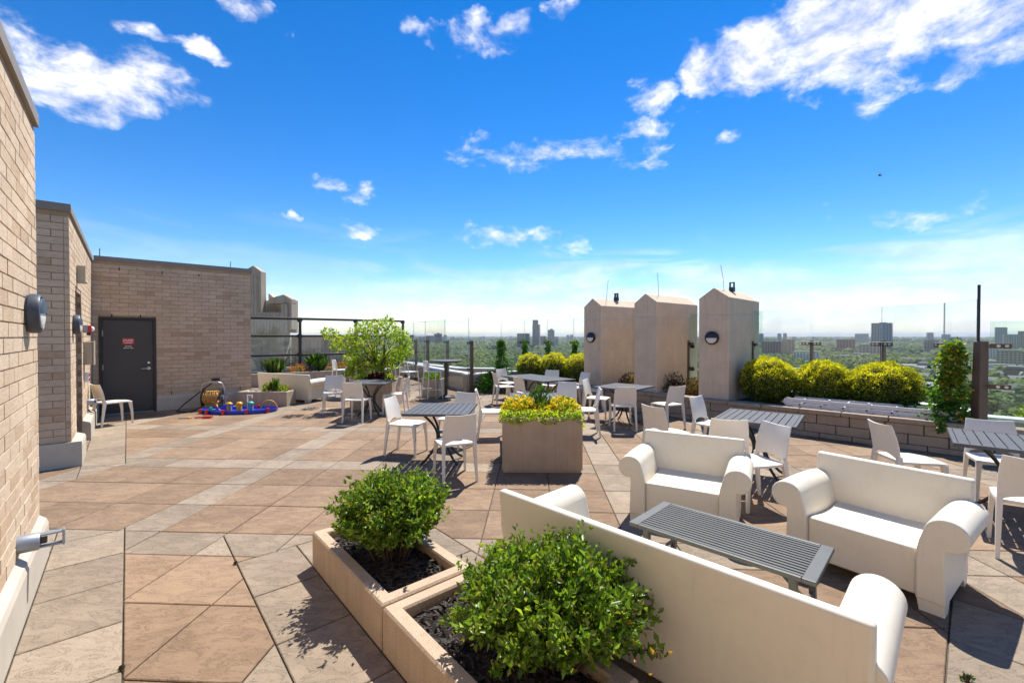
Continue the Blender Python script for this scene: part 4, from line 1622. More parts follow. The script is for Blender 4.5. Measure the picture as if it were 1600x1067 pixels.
for z, y, x0 in ((0.0, 0.0, 0.0), (0.078, 0.0, 0.03), (0.0, 0.36, 0.0), (0.078, 0.36, 0.03)):
    rail(z, y, x0, LL - 0.06).build('rail', lmat, lt)
for k in range(7):
    x = 0.18 + k * (LL - 0.35) / 6
    MB().tube([(x, 0.01, 0.036), (x, 0.37, 0.036)], 0.015, 8).build('rung', lmat, lt, smooth=60)
    MB().tube([(x + 0.05, 0.01, 0.114), (x + 0.05, 0.37, 0.114)], 0.015, 8).build('rung', lmat, lt, smooth=60)
    m = MB().lathe([(0.001, 0), (0.014, 0), (0.014, 0.006), (0.001, 0.006)], 10)
    m.v = [tuple(Matrix.Translation((x, -0.006, 0.036)) @ (Matrix.Rotation(-math.pi / 2, 4, 'X') @ Vector(q_))) for q_ in m.v]
    m.build('rivet', M_['lamp_black'], lt)
MB().box((LL - 0.03, 0.014, 0.036), (0.07, 0.034, 0.078)).build('end_cap', M_['ladder_tip'], lt, bevel=0.006)
MB().box((LL - 0.03, 0.014, 0.116), (0.07, 0.034, 0.078)).build('end_cap', M_['ladder_tip'], lt, bevel=0.006)
m = MB().lathe([(0.001, -0.012), (0.075, -0.012), (0.075, 0.012), (0.001, 0.012)], 20)
m.v = [tuple(Matrix.Translation((0.0, 0.014, 0.075)) @ (Matrix.Rotation(math.pi / 2, 4, 'X') @ Vector(q_))) for q_ in m.v]
m.build('ladder_foot', lmat, lt, smooth=40)
for x in (0.62, 1.15):
    MB().box((x, 0.012, 0.075), (0.035, 0.042, 0.17)).build('ladder_guide', lmat, lt, bevel=0.004)


# ------------------------------------------------------------------ hose reel and toys by the door wall
hr = thing('hose_reel', 'metal hose reel cart with coiled yellow hose by the brick wall', 'hose reel', (-7.10, 10.45, 0), math.radians(20))
for sx in (-1, 1):
    m = MB()
    m.tube([(sx * 0.24, -0.20, 0.02), (sx * 0.24, 0.16, 0.02), (sx * 0.235, 0.05, 0.30), (sx * 0.23, 0.04, 0.52), (sx * 0.18, 0.03, 0.62), (sx * 0.10, 0.03, 0.645)], 0.016, 8)
    m.build('side_frame', M_['steel'], hr, smooth=60)
    m = MB().lathe([(0.04, 0), (0.20, 0), (0.20, 0.012), (0.04, 0.012)], 28)
    m.v = [tuple(Matrix.Translation((sx * 0.19 - 0.006, 0.0, 0.28)) @ (Matrix.Rotation(math.pi / 2, 4, 'Y') @ Vector(q_))) for q_ in m.v]
    m.build('drum_flange', M_['black_rubber'], hr)
m = MB()
m.tube([(-0.10, 0.03, 0.645), (0.10, 0.03, 0.645)], 0.020, 8)
m.build('carry_handle', M_['steel'], hr)
MB().tube([(-0.24, -0.20, 0.022), (0.24, -0.20, 0.022)], 0.016, 8).build('foot_bar', M_['steel'], hr)
hz = []
for k in range(190):
    a = k * 0.42
    q = (k / 189)
    lay = 0.155 - 0.02 * (int(q * 3) % 2)
    tri = abs(((q * 3) % 2) - 1)
    hz.append((-0.17 + 0.30 * tri, lay * math.cos(a), 0.28 + lay * math.sin(a)))
hz += [(0.13, -0.22, 0.20), (0.18, -0.30, 0.06), (0.26, -0.36, 0.016), (0.45, -0.36, 0.014)]
MB().tube(hz, 0.011, 6).build('hose', M_['hose_yellow'], hr, smooth=60)
MB().tube([(-0.17, 0, 0.28), (0.23, 0, 0.28)], 0.05, 12).build('hub', M_['grey_plastic'], hr)
m = MB()
m.tube([(0.25, 0, 0.28), (0.30, 0, 0.28), (0.30, 0.05, 0.36), (0.36, 0.05, 0.36)], 0.010, 6)
m.build('crank', M_['steel'], hr)
hp = [C0 + NW * 2.22 + ND * 0.05 + Vector((0, 0, 0.64)), C0 + NW * 2.0 + ND * 0.25 + Vector((0, 0, 0.50)), C0 + NW * 1.55 + ND * 0.45 + Vector((0, 0, 0.16)),
      C0 + NW * 1.40 + ND * 0.55 + Vector((0, 0, 0.02)), C0 + NW * 1.62 + ND * 0.75 + Vector((0, 0, 0.016)), Vector((-7.35, 10.22, 0.016)), Vector((-7.25, 10.32, 0.10))]
tag(MB().tube(hp, 0.013, 8).build('supply_hose', M_['cable_black'], smooth=60), 'black supply hose drooping from the wall tap to the hose reel', 'hose')

wt = thing('water_play_tray', 'blue toy canal tray with red clips by the low planter', 'toy', (-6.25, 10.08, 0), math.radians(8))
m = MB()
N_ = 44
ringsp = []
for (k0, z) in ((1.0, 0.0), (1.04, 0.085), (1.0, 0.085), (0.965, 0.025)):
    ringsp.append([(0.78 * k0 * math.cos(2 * math.pi * i / N_) * (1 + 0.06 * math.sin(6 * math.pi * i / N_)), 0.34 * k0 * math.sin(2 * math.pi * i / N_) + 0.03 * math.sin(4 * math.pi * i / N_), z) for i in range(N_)])
m.loft(ringsp, caps=False)
m.add([(p[0], p[1], 0.024) for p in ringsp[3]], [tuple(range(N_))])
m.build('tray', M_['blue_plastic'], wt, smooth=35)
MB().box((-0.30, 0.16, 0.10), (0.10, 0.30, 0.15)).build('lock_wall', M_['blue_plastic'], wt, bevel=0.012)
for a in (0.3, 1.2, 2.4, 3.5, 3.95, 4.5, 5.1, 5.75):
    c = (0.80 * math.cos(a) * 1.0, 0.355 * math.sin(a), 0.055)
    MB().box((0, 0, 0), (0.05, 0.06, 0.11), Matrix.Translation(c) @ Matrix.Rotation(a, 4, 'Z')).build('clip', M_['red_plastic'], wt, bevel=0.006)


def toy_tower(label, x, y, body, top, s=1.0):
    t = thing('toy_tower', label, 'toy', (x, y, 0.026), 0.2)
    b = MB()
    b.taper((0, 0, 0), (0, 0, 0.20 * s), (0.13 * s, 0.12 * s), (0.11 * s, 0.10 * s))
    b.build('tower_body', body, t, bevel=0.008)
    b = MB()
    b.lathe([(0.001, 0.0), (0.085 * s, 0.0), (0.075 * s, 0.03 * s), (0.04 * s, 0.055 * s), (0.001, 0.06 * s)], 16, (0, 0, 0.203 * s))
    b.build('tower_top', top, t, smooth=40)
    MB().box((0, -0.062 * s, 0.09 * s), (0.055 * s, 0.02, 0.12 * s)).build('tower_door', top, t)


toy_tower('grey toy tower with yellow top on the blue tray, leftmost', -6.45, 10.05, M_['grey_plastic'], M_['yellow_plastic'], 0.8)
toy_tower('yellow toy tower in the middle of the blue tray', -6.20, 10.02, M_['yellow_plastic'], M_['yellow_plastic'], 0.85)
toy_tower('grey toy tower with teal top on the blue tray, rightmost', -5.98, 10.08, M_['grey_plastic'], M_['teal_plastic'], 0.85)
cr = thing('toy_crane', 'small white toy crane arm rising above the toy towers', 'toy', (-6.12, 10.20, 0.026), 0.0)
MB().box((0, 0, 0.17), (0.02, 0.02, 0.34)).build('mast', M_['white_plastic'], cr)
MB().box((0.05, 0, 0.345), (0.13, 0.022, 0.02)).build('jib', M_['white_plastic'], cr)
MB().box((0.105, 0, 0.31), (0.02, 0.02, 0.05)).build('hook', M_['white_plastic'], cr)
bo = thing('toy_boat', 'small green toy boat on the left end of the blue tray', 'toy', (-6.80, 9.98, 0.03), 0.5)
MB().loft([[(-0.06, -0.03, 0), (0.03, -0.03, 0), (0.06, 0, 0), (0.03, 0.03, 0), (-0.06, 0.03, 0)], [(-0.075, -0.045, 0.05), (0.04, -0.045, 0.05), (0.09, 0, 0.055), (0.04, 0.045, 0.05), (-0.075, 0.045, 0.05)]]).build('hull', M_['green_plastic'], bo, bevel=0.004)
MB().box((-0.02, 0, 0.075), (0.06, 0.05, 0.05)).build('cabin', M_['teal_plastic'], bo, bevel=0.006)
ra = []
for k in range(20):
    a = math.pi * k / 19
    ra.append((-5.68 + 0.17 * math.cos(a), 10.30 + 0.05 * math.cos(a), 0.02 + 0.22 * math.sin(a)))
tag(MB().tube(ra, 0.014, 8).build('toy_hose_loop', M_['hose_yellow'], smooth=60), 'arched yellow-brown hose loop at the right end of the blue tray', 'hose')
sh = thing('toy_shovel', 'red toy shovel lying on the paving before the blue tray', 'toy', (-6.52, 9.36, 0.0), 0.15)
MB().box((0.05, 0, 0.022), (0.17, 0.12, 0.04)).build('blade', M_['red_plastic'], sh, bevel=0.012)
MB().tube([(-0.03, 0, 0.02), (-0.20, 0.0, 0.014)], 0.013, 8).build('grip', M_['red_plastic'], sh)
rk = thing('toy_rake', 'pale wooden toy rake lying left of the red shovel', 'toy', (-6.92, 9.30, 0.0), 0.1)
MB().tube([(-0.11, 0, 0.012), (0.10, 0.015, 0.012)], 0.011, 8).build('handle', M_['beige_box'], rk)
MB().box((0.11, 0.015, 0.014), (0.03, 0.10, 0.024)).build('head', M_['hose_yellow'], rk, bevel=0.004)


# ------------------------------------------------------------------ foliage helpers
def leaf_obj(name, P, A, size, width, cols, mat, parent=None, fold=0.18, up=None):
    """one mesh of many folded leaves: P base points, A leaf directions, size lengths, width as part of length"""
    n = len(P)
    P = np.asarray(P, float)
    A = np.asarray(A, float)
    A /= np.linalg.norm(A, axis=1, keepdims=True) + 1e-9
    R = nrg.normal(size=(n, 3)) * 0.8 if up is None else np.tile(np.asarray(up, float), (n, 1)) + nrg.normal(size=(n, 3)) * 0.45
    S = np.cross(A, R)
    S /= np.linalg.norm(S, axis=1, keepdims=True) + 1e-9
    Nn = np.cross(S, A)
    s = np.asarray(size, float).reshape(-1, 1)
    w = s * width * 0.5
    V = np.empty((n, 4, 3))
    V[:, 0] = P
    V[:, 1] = P + A * s * 0.48 + S * w + Nn * s * fold
    V[:, 2] = P + A * s - Nn * s * 0.10
    V[:, 3] = P + A * s * 0.48 - S * w + Nn * s * fold
    me = bpy.data.meshes.new(name)
    me.vertices.add(n * 4)
    me.vertices.foreach_set('co', V.reshape(-1))
    idx = np.arange(n) * 4
    tri = np.stack([idx, idx + 1, idx + 2, idx, idx + 2, idx + 3], 1).reshape(-1)
    me.loops.add(n * 6)
    me.loops.foreach_set('vertex_index', tri.astype(np.int32))
    me.polygons.add(n * 2)
    me.polygons.foreach_set('loop_start', (np.arange(n * 2) * 3).astype(np.int32))
    me.update(calc_edges=True)
    ca = me.color_attributes.new('Col', 'FLOAT_COLOR', 'POINT')
    c4 = np.ones((n, 4, 4))
    c4[:, :, :3] = np.asarray(cols).reshape(n, 1, 3)
    ca.data.foreach_set('color', c4.reshape(-1).astype(np.float32))
    me.materials.append(mat)
    return link(name, me, parent)


def unit(n):
    v = nrg.normal(size=(n, 3))
    return v / np.linalg.norm(v, axis=1, keepdims=True)


def palette(n, cols, jit=0.18, weights=None):
    c = np.asarray(cols, float)
    k = nrg.choice(len(c), n, p=weights)
    return np.clip(c[k] * (1 + nrg.normal(size=(n, 1)) * jit), 0.004, 1)


GREENS = [(0.075, 0.15, 0.016), (0.14, 0.25, 0.026), (0.22, 0.33, 0.034), (0.32, 0.41, 0.045)]


def shrub(label, c, rx, ry, h, n_twig, per, size, seed_extra=0.0, wild=0.25):
    """broad-leaved shrub: stems from the soil, twigs through the crown, leaves along the twigs"""
    c = Vector(c)
    t = thing('leafy_shrub', label, 'shrub', c)
    ang = nrg.uniform(0, 2 * math.pi, n_twig)
    el = np.arcsin(nrg.uniform(-0.25, 1.0, n_twig))
    rad = nrg.uniform(0.45, 1.0, n_twig) ** 0.6 * (1 + nrg.normal(size=n_twig) * 0.10)
    E = np.stack([rx * rad * np.cos(ang) * np.cos(el), ry * rad * np.sin(ang) * np.cos(el), h * 0.52 + h * 0.48 * rad * np.sin(el)], 1)
    # ragged shoots out of the top
    k = int(n_twig * wild * 0.25)
    E[:k, 2] += nrg.uniform(0.03, 0.12, k)
    st = MB()
    B = []
    for i in range(n_twig):
        e = Vector(E[i])
        b = Vector((e.x * 0.22 + rnd.uniform(-.05, .05), e.y * 0.22 + rnd.uniform(-.05, .05), -0.03))
        mid_ = b.lerp(e, 0.5) + Vector((rnd.uniform(-.04, .04), rnd.uniform(-.04, .04), 0.06))
        if i % 2 == 0:
            st.tube([b, mid_, e], 0.0065, 5, 0.002)
        B.append((b, mid_, e))
    st.build('stems', M_['bark'], t, fix=False)
    P, A, S, Cc = [], [], [], []
    for i, (b, m_, e) in enumerate(B):
        q = nrg.uniform(0.40, 1.02, per)
        base = np.array([(b.lerp(m_, min(x * 2, 1)) if x < 0.5 else m_.lerp(e, x * 2 - 1)) for x in q])
        dirv = np.array((e - m_).normalized())
        a = dirv * 0.55 + unit(per) * 0.95 + np.array([0, 0, 0.25])
        base = base + unit(per) * 0.028
        P.append(base)
        A.append(a)
        S.append(size * nrg.uniform(0.5, 1.5, per))
        young = (q > 0.88)[:, None]
        col = palette(per, GREENS, 0.22, [0.30, 0.34, 0.24, 0.12])
        yc = palette(per, [(0.20, 0.27, 0.035), (0.26, 0.27, 0.045), (0.16, 0.26, 0.03)], 0.2)
        col = np.where(young & (nrg.random((per, 1)) < 0.5), yc, col)
        Cc.append(col)
    fo = leaf_obj('foliage', np.concatenate(P), np.concatenate(A), np.concatenate(S), 0.52, np.concatenate(Cc), M_['leaf_glossy'], t)
    tag(fo, kind='stuff')
    return t


b1 = pl0 - D1 * 0.58 + NW * 0.33
shrub('round green shrub in the farther low planter', (b1.x + 0.03, b1.y, 0.19), 0.41, 0.41, 0.60, 300, 60, 0.034)
b2 = pl0 - D1 * 2.02 + NW * 0.50
shrub('large green shrub in the foreground planter behind the long sofa', (b2.x, b2.y, 0.18), 0.46, 0.46, 0.50, 360, 62, 0.034, wild=1.3)
# a few orange autumn leaves low on its right side
n = 14
q_ = -D1 * 0.42 + NW * 0.16
pp = np.array([q_.x, q_.y, 0.20]) + nrg.normal(size=(n, 3)) * np.array([0.06, 0.06, 0.07])
o = leaf_obj('turning_leaves', pp, unit(n), nrg.uniform(0.025, 0.04, n), 0.55, palette(n, [(0.42, 0.17, 0.03), (0.50, 0.26, 0.05), (0.25, 0.22, 0.04)]), M_['leaf'],
             [x for x in bpy.data.objects if x.get('label', '').startswith('large green shrub')][0])

# wood chips on the soil of the two front planters
for k, nm in ((0.0, 'farther'), (1.222, 'foreground')):
    ch = MB()
    for i in range(420):
        p = pl0 - D1 * (k + rnd.uniform(0.10, 1.10)) + NW * rnd.uniform(0.10, 0.52)
        M = Matrix.Translation((p.x, p.y, 0.195 + rnd.uniform(0, 0.018))) @ Matrix.Rotation(rnd.uniform(0, 6.28), 4, 'Z') @ Matrix.Rotation(rnd.uniform(-.6, .6), 4, 'X')
        ch.box((0, 0, 0), (rnd.uniform(0.02, 0.06), rnd.uniform(0.006, 0.014), 0.005), M)
    simple('bark_chip', (0.05, 0.038, 0.03), 0.9, var=0.5, scale=60) if 'bark_chip' not in M_ else None
    tag(ch.build('bark_mulch', M_['bark_chip'], fix=False), 'dark bark mulch in the %s low planter' % nm, 'mulch', None, 'stuff')


def hedge_ball(label, c, r, hz, n, need=0.040):
    n = int(n * 1.9)
    t = thing('clipped_hedge_ball', label, 'hedge', c, rnd.uniform(0, 6), 'clipped golden yew balls')
    core_ = MB()
    fn = lambda u, v: (r * 0.88 * math.cos(2 * math.pi * u) * math.sin(math.pi * v), r * 0.88 * math.sin(2 * math.pi * u) * math.sin(math.pi * v), hz + hz * 0.90 * math.cos(math.pi * v))
    core_.sheet(fn, 24, 14)
    simple('hedge_core', (0.018, 0.035, 0.008), 0.9, var=0.4, scale=30, bump=1.0, bscale=30) if 'hedge_core' not in M_ else None
    core_.build('inner_core', M_['hedge_core'], t)  # solid dark sphere added inside to close the view through the needles
    U = unit(n)
    lump = 1 + 0.10 * np.sin(U[:, 0] * 9 + c[0] * 3) * np.cos(U[:, 1] * 8 + c[1]) + 0.04 * np.sin(U[:, 2] * 13 + U[:, 0] * 7)
    rr = nrg.uniform(0.86, 0.985, n) * lump
    P = U * rr[:, None] * np.array([r, r, hz]) + np.array([0, 0, hz])
    A = U * 0.8 + unit(n) * 0.75 + np.array([0, 0, 0.35])
    new_growth = np.clip(0.50 + 0.62 * U[:, 2] + nrg.normal(size=n) * 0.22 + (rr / lump - 0.92) * 2.2, 0, 1)  # share of yellow new growth: more at the top and the outer tips
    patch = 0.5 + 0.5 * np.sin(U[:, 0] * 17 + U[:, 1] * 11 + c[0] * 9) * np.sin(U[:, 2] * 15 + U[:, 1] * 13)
    gold = (new_growth * (0.55 + 0.45 * patch) > 0.47)[:, None]
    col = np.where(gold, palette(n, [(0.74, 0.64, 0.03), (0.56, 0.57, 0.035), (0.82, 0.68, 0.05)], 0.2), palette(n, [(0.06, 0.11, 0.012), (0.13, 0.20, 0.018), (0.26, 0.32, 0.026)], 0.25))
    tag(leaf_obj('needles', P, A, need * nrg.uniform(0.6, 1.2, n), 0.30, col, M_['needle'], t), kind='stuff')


hedge_ball('golden hedge ball right beside the nearest concrete pillar', (5.10, 8.78, 0.40), 0.50, 0.45, 9000)
hedge_ball('golden hedge ball in the middle of three behind the ladder', (5.88, 8.33, 0.40), 0.46, 0.43, 9000)
hedge_ball('broadest golden hedge ball behind the right half of the ladder', (6.57, 7.80, 0.40), 0.54, 0.43, 10000)
hedge_ball('golden hedge ball at the left of three behind the long table', (0.56, 13.45, 0.40), 0.42, 0.40, 4500)
hedge_ball('golden hedge ball in the middle of three behind the long table', (1.26, 13.10, 0.40), 0.43, 0.42, 4500)
hedge_ball('golden hedge ball next to the left flank of the farthest pillar', (1.93, 12.72, 0.40), 0.45, 0.41, 4500)


def low_plant(label, c, r, h, n, cols, size=0.06, width=0.35, cat='plant', name='low_shrub', weights=None, mat='leaf', spread=0.9, petals=None):
    t = thing(name, label, cat, c)
    U = unit(n)
    U[:, 2] = np.abs(U[:, 2])
    P = U * (nrg.uniform(0.15, 1.0, n) ** 0.5)[:, None] * np.array([r, r, h])
    A = U * spread + unit(n) * 0.6 + np.array([0, 0, 0.4])
    st = MB()
    for k in range(14):
        e = Vector(P[k])
        st.tube([(e.x * 0.15, e.y * 0.15, -0.04), e * 0.6 + Vector((0, 0, 0.02)), e], 0.005, 5, 0.002)
    st.build('stems', M_['bark'], t, fix=False)
    tag(leaf_obj('foliage', P, A, size * nrg.uniform(0.6, 1.3, n), width, palette(n, cols, 0.2, weights), M_[mat], t), kind='stuff')
    if petals:
        pc, np_, ps_ = petals
        U = unit(np_)
        U[:, 2] = np.abs(U[:, 2]) * 0.8 + 0.25
        P = U * nrg.uniform(0.85, 1.08, np_)[:, None] * np.array([r, r, h])
        # each bloom is a small rosette
        PP = np.repeat(P, 5, 0)
        AA = np.repeat(U, 5, 0) * 0.35 + unit(np_ * 5) * 0.9
        tag(leaf_obj('blooms', PP, AA, ps_ * nrg.uniform(0.7, 1.2, np_ * 5), 0.75, np.repeat(palette(np_, pc, 0.15), 5, 0), M_['petal'], t), kind='stuff')
    return t


RUST = [(0.16, 0.075, 0.05), (0.22, 0.13, 0.08), (0.10, 0.05, 0.035), (0.12, 0.13, 0.045)]
low_plant('brownish barberry shrub between the farthest and middle pillars', (3.05, 11.05, 0.40), 0.42, 0.42, 1500, RUST, 0.055, 0.5)
low_plant('brownish barberry shrub left of the nearest pillar', (4.05, 9.70, 0.40), 0.40, 0.42, 1500, RUST, 0.055, 0.5)
low_plant('dark spreading twiggy shrub beside the middle pillar flank', (3.72, 10.15, 0.40), 0.30, 0.50, 600, [(0.05, 0.04, 0.03), (0.09, 0.06, 0.045)], 0.07, 0.18)
LIME = [(0.46, 0.54, 0.045), (0.55, 0.60, 0.07), (0.32, 0.42, 0.04), (0.17, 0.28, 0.03)]
YEL = [(0.88, 0.60, 0.02), (0.86, 0.56, 0.02), (0.92, 0.78, 0.08)]
for lab, x, y, r, h, np_ in (('mound of yellow flowers at the left of the flower box', 0.10, 5.95, 0.25, 0.27, 230), ('mound of yellow flowers at the right of the flower box', 0.68, 5.95, 0.25, 0.25, 220),
                             ('mound of orange-yellow flowers in the middle of the flower box', 0.40, 5.88, 0.22, 0.15, 130), ('yellow flowers at the back of the flower box', 0.45, 6.32, 0.30, 0.16, 110)):
    low_plant(lab, (x, y, 0.65), r, h, 700, [(0.12, 0.20, 0.02), (0.24, 0.33, 0.03), (0.38, 0.45, 0.05)], 0.045, 0.42, 'flowers', 'yellow_flowers', petals=(YEL, np_, 0.028))
low_plant('taller leafy stalks in the middle of the flower box', (0.38, 6.05, 0.66), 0.20, 0.42, 420, [(0.05, 0.11, 0.02), (0.09, 0.17, 0.03)], 0.07, 0.28, 'plant', 'leafy_stalks', spread=0.5)
# lime foliage spilling over the rim
t = thing('trailing_plant', 'lime green trailing plant spilling over the flower box rim', 'plant', (0.385, 6.10, 0.70))
n = 3000
side = nrg.choice(4, n, p=[0.42, 0.18, 0.14, 0.26])
uu = nrg.uniform(-0.5, 0.5, n)
dr = np.abs(nrg.normal(size=n)) * 0.05
P = np.zeros((n, 3))
for s_, (ax, sg_) in enumerate(((1, -1), (0, -1), (1, 1), (0, 1))):
    k = side == s_
    hang = 0.05 + 0.04 * np.sin(uu[k] * 15) + (0.22 * (uu[k] < -0.05) * np.abs(np.sin(uu[k] * 9)) if s_ == 3 else 0)
    off = nrg.uniform(-0.14, 0.035, k.sum())
    P[k, ax] = sg_ * (0.505 + off)
    P[k, 1 - ax] = uu[k] * 1.02
    P[k, 2] = np.where(off > 0.0, -nrg.uniform(0, 1, k.sum()) * np.maximum(hang, 0.01), nrg.uniform(-0.01, 0.07, k.sum()))
A = unit(n) + np.array([0, 0, 0.1])
tag(leaf_obj('foliage', P, A, nrg.uniform(0.022, 0.045, n), 0.7, palette(n, LIME, 0.18, [0.35, 0.35, 0.2, 0.1]), M_['leaf'], t), kind='stuff')


# ivy on the far posts and around the broad post
def ivy(label, pts, r, n, size, gold=0.0, name='climbing_ivy'):
    t = thing(name, label, 'ivy', pts[0])
    o = Vector(pts[0])
    q = nrg.uniform(0, 1, n)
    P = np.array([along3(pts, x) for x in q]) - np.array(o)
    rad = np.array([r[0] + (r[1] - r[0]) * x for x in q]) * (0.62 + 0.38 * np.sin(q * 13 + o.x * 7) * np.sin(q * 31 + 1.0))
    U = unit(n)
    P = P + U * (nrg.uniform(0.5, 1.0, n) * rad)[:, None] * np.array([1, 1, 0.6])
    A = U + np.array([0, 0, -0.35]) + unit(n) * 0.5
    col = palette(n, [(0.05, 0.13, 0.015), (0.09, 0.21, 0.02), (0.14, 0.27, 0.03)], 0.2)
    if gold:
        g = ((q > 0.35) & (nrg.random(n) < gold) & (P[:, 0] > -0.05))[:, None]
        col = np.where(g, palette(n, [(0.42, 0.36, 0.03), (0.50, 0.33, 0.03), (0.30, 0.34, 0.03)]), col)
    m = MB().tube([Vector(p) - o for p in pts], 0.012, 6)
    m.build('vine_stem', M_['bark'], t)
    tag(leaf_obj('foliage', P, A, size * nrg.uniform(0.7, 1.3, n), 0.85, col, M_['leaf'], t, fold=0.08), kind='stuff')


def along3(pts, x):
    p, d = along([Vector(q_) for q_ in pts], x * length([Vector(q_) for q_ in pts]) * 0.999)
    return tuple(p)


for lab, i, r in (('ivy climbing the glass post nearest the stools', 4, (0.55, 0.10)), ('thin ivy on the second glass post behind the hedge balls', 5, (0.10, 0.10)),
                  ('ivy tuft on the third glass post behind the hedge balls', 6, (0.10, 0.16)), ('ivy on the glass post left of the farthest pillar', 7, (0.12, 0.12))):
    g = GLASS[i]
    ivy(lab, [(g.x, g.y - 0.12, 0.30), (g.x + 0.02, g.y - 0.10, 0.9), (g.x + 0.01, g.y - 0.1, 1.58)], r, 900 if i == 4 else 420, 0.075)
low_plant('ivy mass spreading over the kerb near the stools', (-0.55, 13.9, 0.02), 0.75, 0.62, 1500, [(0.03, 0.09, 0.012), (0.05, 0.13, 0.018), (0.08, 0.17, 0.025)], 0.085, 0.8, 'ivy', 'spreading_ivy')
ivy('tall mass of ivy beside the broad brown post at right', [(6.55, 6.62, 0.45), (6.62, 6.66, 1.0), (6.66, 6.66, 1.62)], (0.40, 0.20), 3600, 0.05, 0.45)
ivy('ivy tail hanging over the block wall cap under the ivy mass', [(6.42, 6.50, 0.50), (6.30, 6.48, 0.52), (6.25, 6.42, 0.34)], (0.09, 0.05), 130, 0.045)
low_plant('green bush behind the right glass panel', (8.0, 6.3, 0.40), 0.60, 0.55, 1300, [(0.05, 0.13, 0.015), (0.10, 0.22, 0.02), (0.30, 0.34, 0.03)], 0.07, 0.7, 'bush', 'leafy_bush')
low_plant('dark green ground plants left of the ivy mass', (6.55, 7.15, 0.40), 0.40, 0.22, 700, [(0.02, 0.07, 0.012), (0.03, 0.10, 0.016)], 0.06, 0.6, 'plant', 'ground_plants')

# small tree in its planter
tr = thing('small_tree', 'small lime green tree growing from the square planter', 'tree', (-3.28, 10.92, 0.64))
TP = [(516, 522, .20), (527, 540, .20), (541, 532, .22), (553, 546, .24), (560, 520, .26), (572, 512, .26), (584, 528, .28), (590, 508, .24), (604, 506, .26), (603, 530, .28), (612, 518, .24), (622, 524, .24),
      (630, 535, .22), (634, 548, .18), (622, 550, .24), (610, 556, .26), (596, 556, .26), (580, 556, .26), (566, 562, .24), (556, 572, .22), (548, 562, .18), (588, 574, .18), (606, 572, .2), (617, 562, .2), (572, 538, .26), (545, 582, .14), (570, 580, .16)]
tw = MB()
P, A, S, Cc = [], [], [], []
base = Vector((0, 0, 0))
for k, (px, py, r) in enumerate(TP):
    yy = 10.92 + rnd.uniform(-0.55, 0.55)
    c = Vector(((px - 800) / F_PX * yy, yy, CAM_H + (525 - py) / F_PX * yy)) - Vector((-3.28, 10.92, 0.64))
    f0 = Vector((0.06 if c.x > 0 else -0.08, rnd.uniform(-.05, .05), 0.25 + 0.25 * rnd.random()))
    tw.tube([f0, f0.lerp(c, 0.5) + Vector((0, 0, 0.10)), c], 0.014, 6, 0.004)
    n = 170
    U = unit(n)
    P.append(np.array(c) + U * (nrg.uniform(0.1, 1, n) ** 0.5)[:, None] * np.array([r, r, r * 0.72]))
    A.append(U * 0.6 + unit(n) * 0.8 + np.array([0, 0, -0.15]))
    S.append(nrg.uniform(0.05, 0.10, n))
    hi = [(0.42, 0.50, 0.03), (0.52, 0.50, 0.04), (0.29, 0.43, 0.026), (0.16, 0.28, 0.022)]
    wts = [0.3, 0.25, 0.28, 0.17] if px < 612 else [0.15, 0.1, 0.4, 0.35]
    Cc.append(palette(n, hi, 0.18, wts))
tw.tube([(-0.10, 0, -0.02), (-0.09, 0.02, 0.3), (-0.12, 0.0, 0.75)], 0.030, 8, 0.016)
tw.tube([(0.08, 0.03, -0.02), (0.10, 0.0, 0.35), (0.12, 0.03, 0.9)], 0.034, 8, 0.016)
tw.tube([(0.22, -0.02, -0.02), (0.20, 0.0, 0.30), (0.32, 0.02, 0.8)], 0.024, 8, 0.012)
tw.build('trunk', M_['bark'], tr, smooth=60, fix=False)
tag(leaf_obj('crown', np.concatenate(P), np.concatenate(A), np.concatenate(S), 0.5, np.concatenate(Cc), M_['leaf'], tr), kind='stuff')
MAR = [(0.06, 0.010, 0.012), (0.10, 0.02, 0.02), (0.04, 0.012, 0.012)]
low_plant('dark maroon foliage plants at the foot of the small tree', (-3.22, 10.62, 0.66), 0.30, 0.16, 500, MAR, 0.07, 0.6, 'plant', 'maroon_plants', petals=([(0.75, 0.62, 0.08)], 14, 0.04))
low_plant('lime plants at the left rim of the tree planter', (-3.62, 10.60, 0.66), 0.18, 0.14, 350, LIME, 0.05, 0.5, 'plant', 'rim_plants')
low_plant('lime and maroon plants at the right rim of the tree planter', (-2.97, 10.62, 0.66), 0.16, 0.16, 350, LIME + MAR[:1], 0.05, 0.5, 'plant', 'rim_plants')

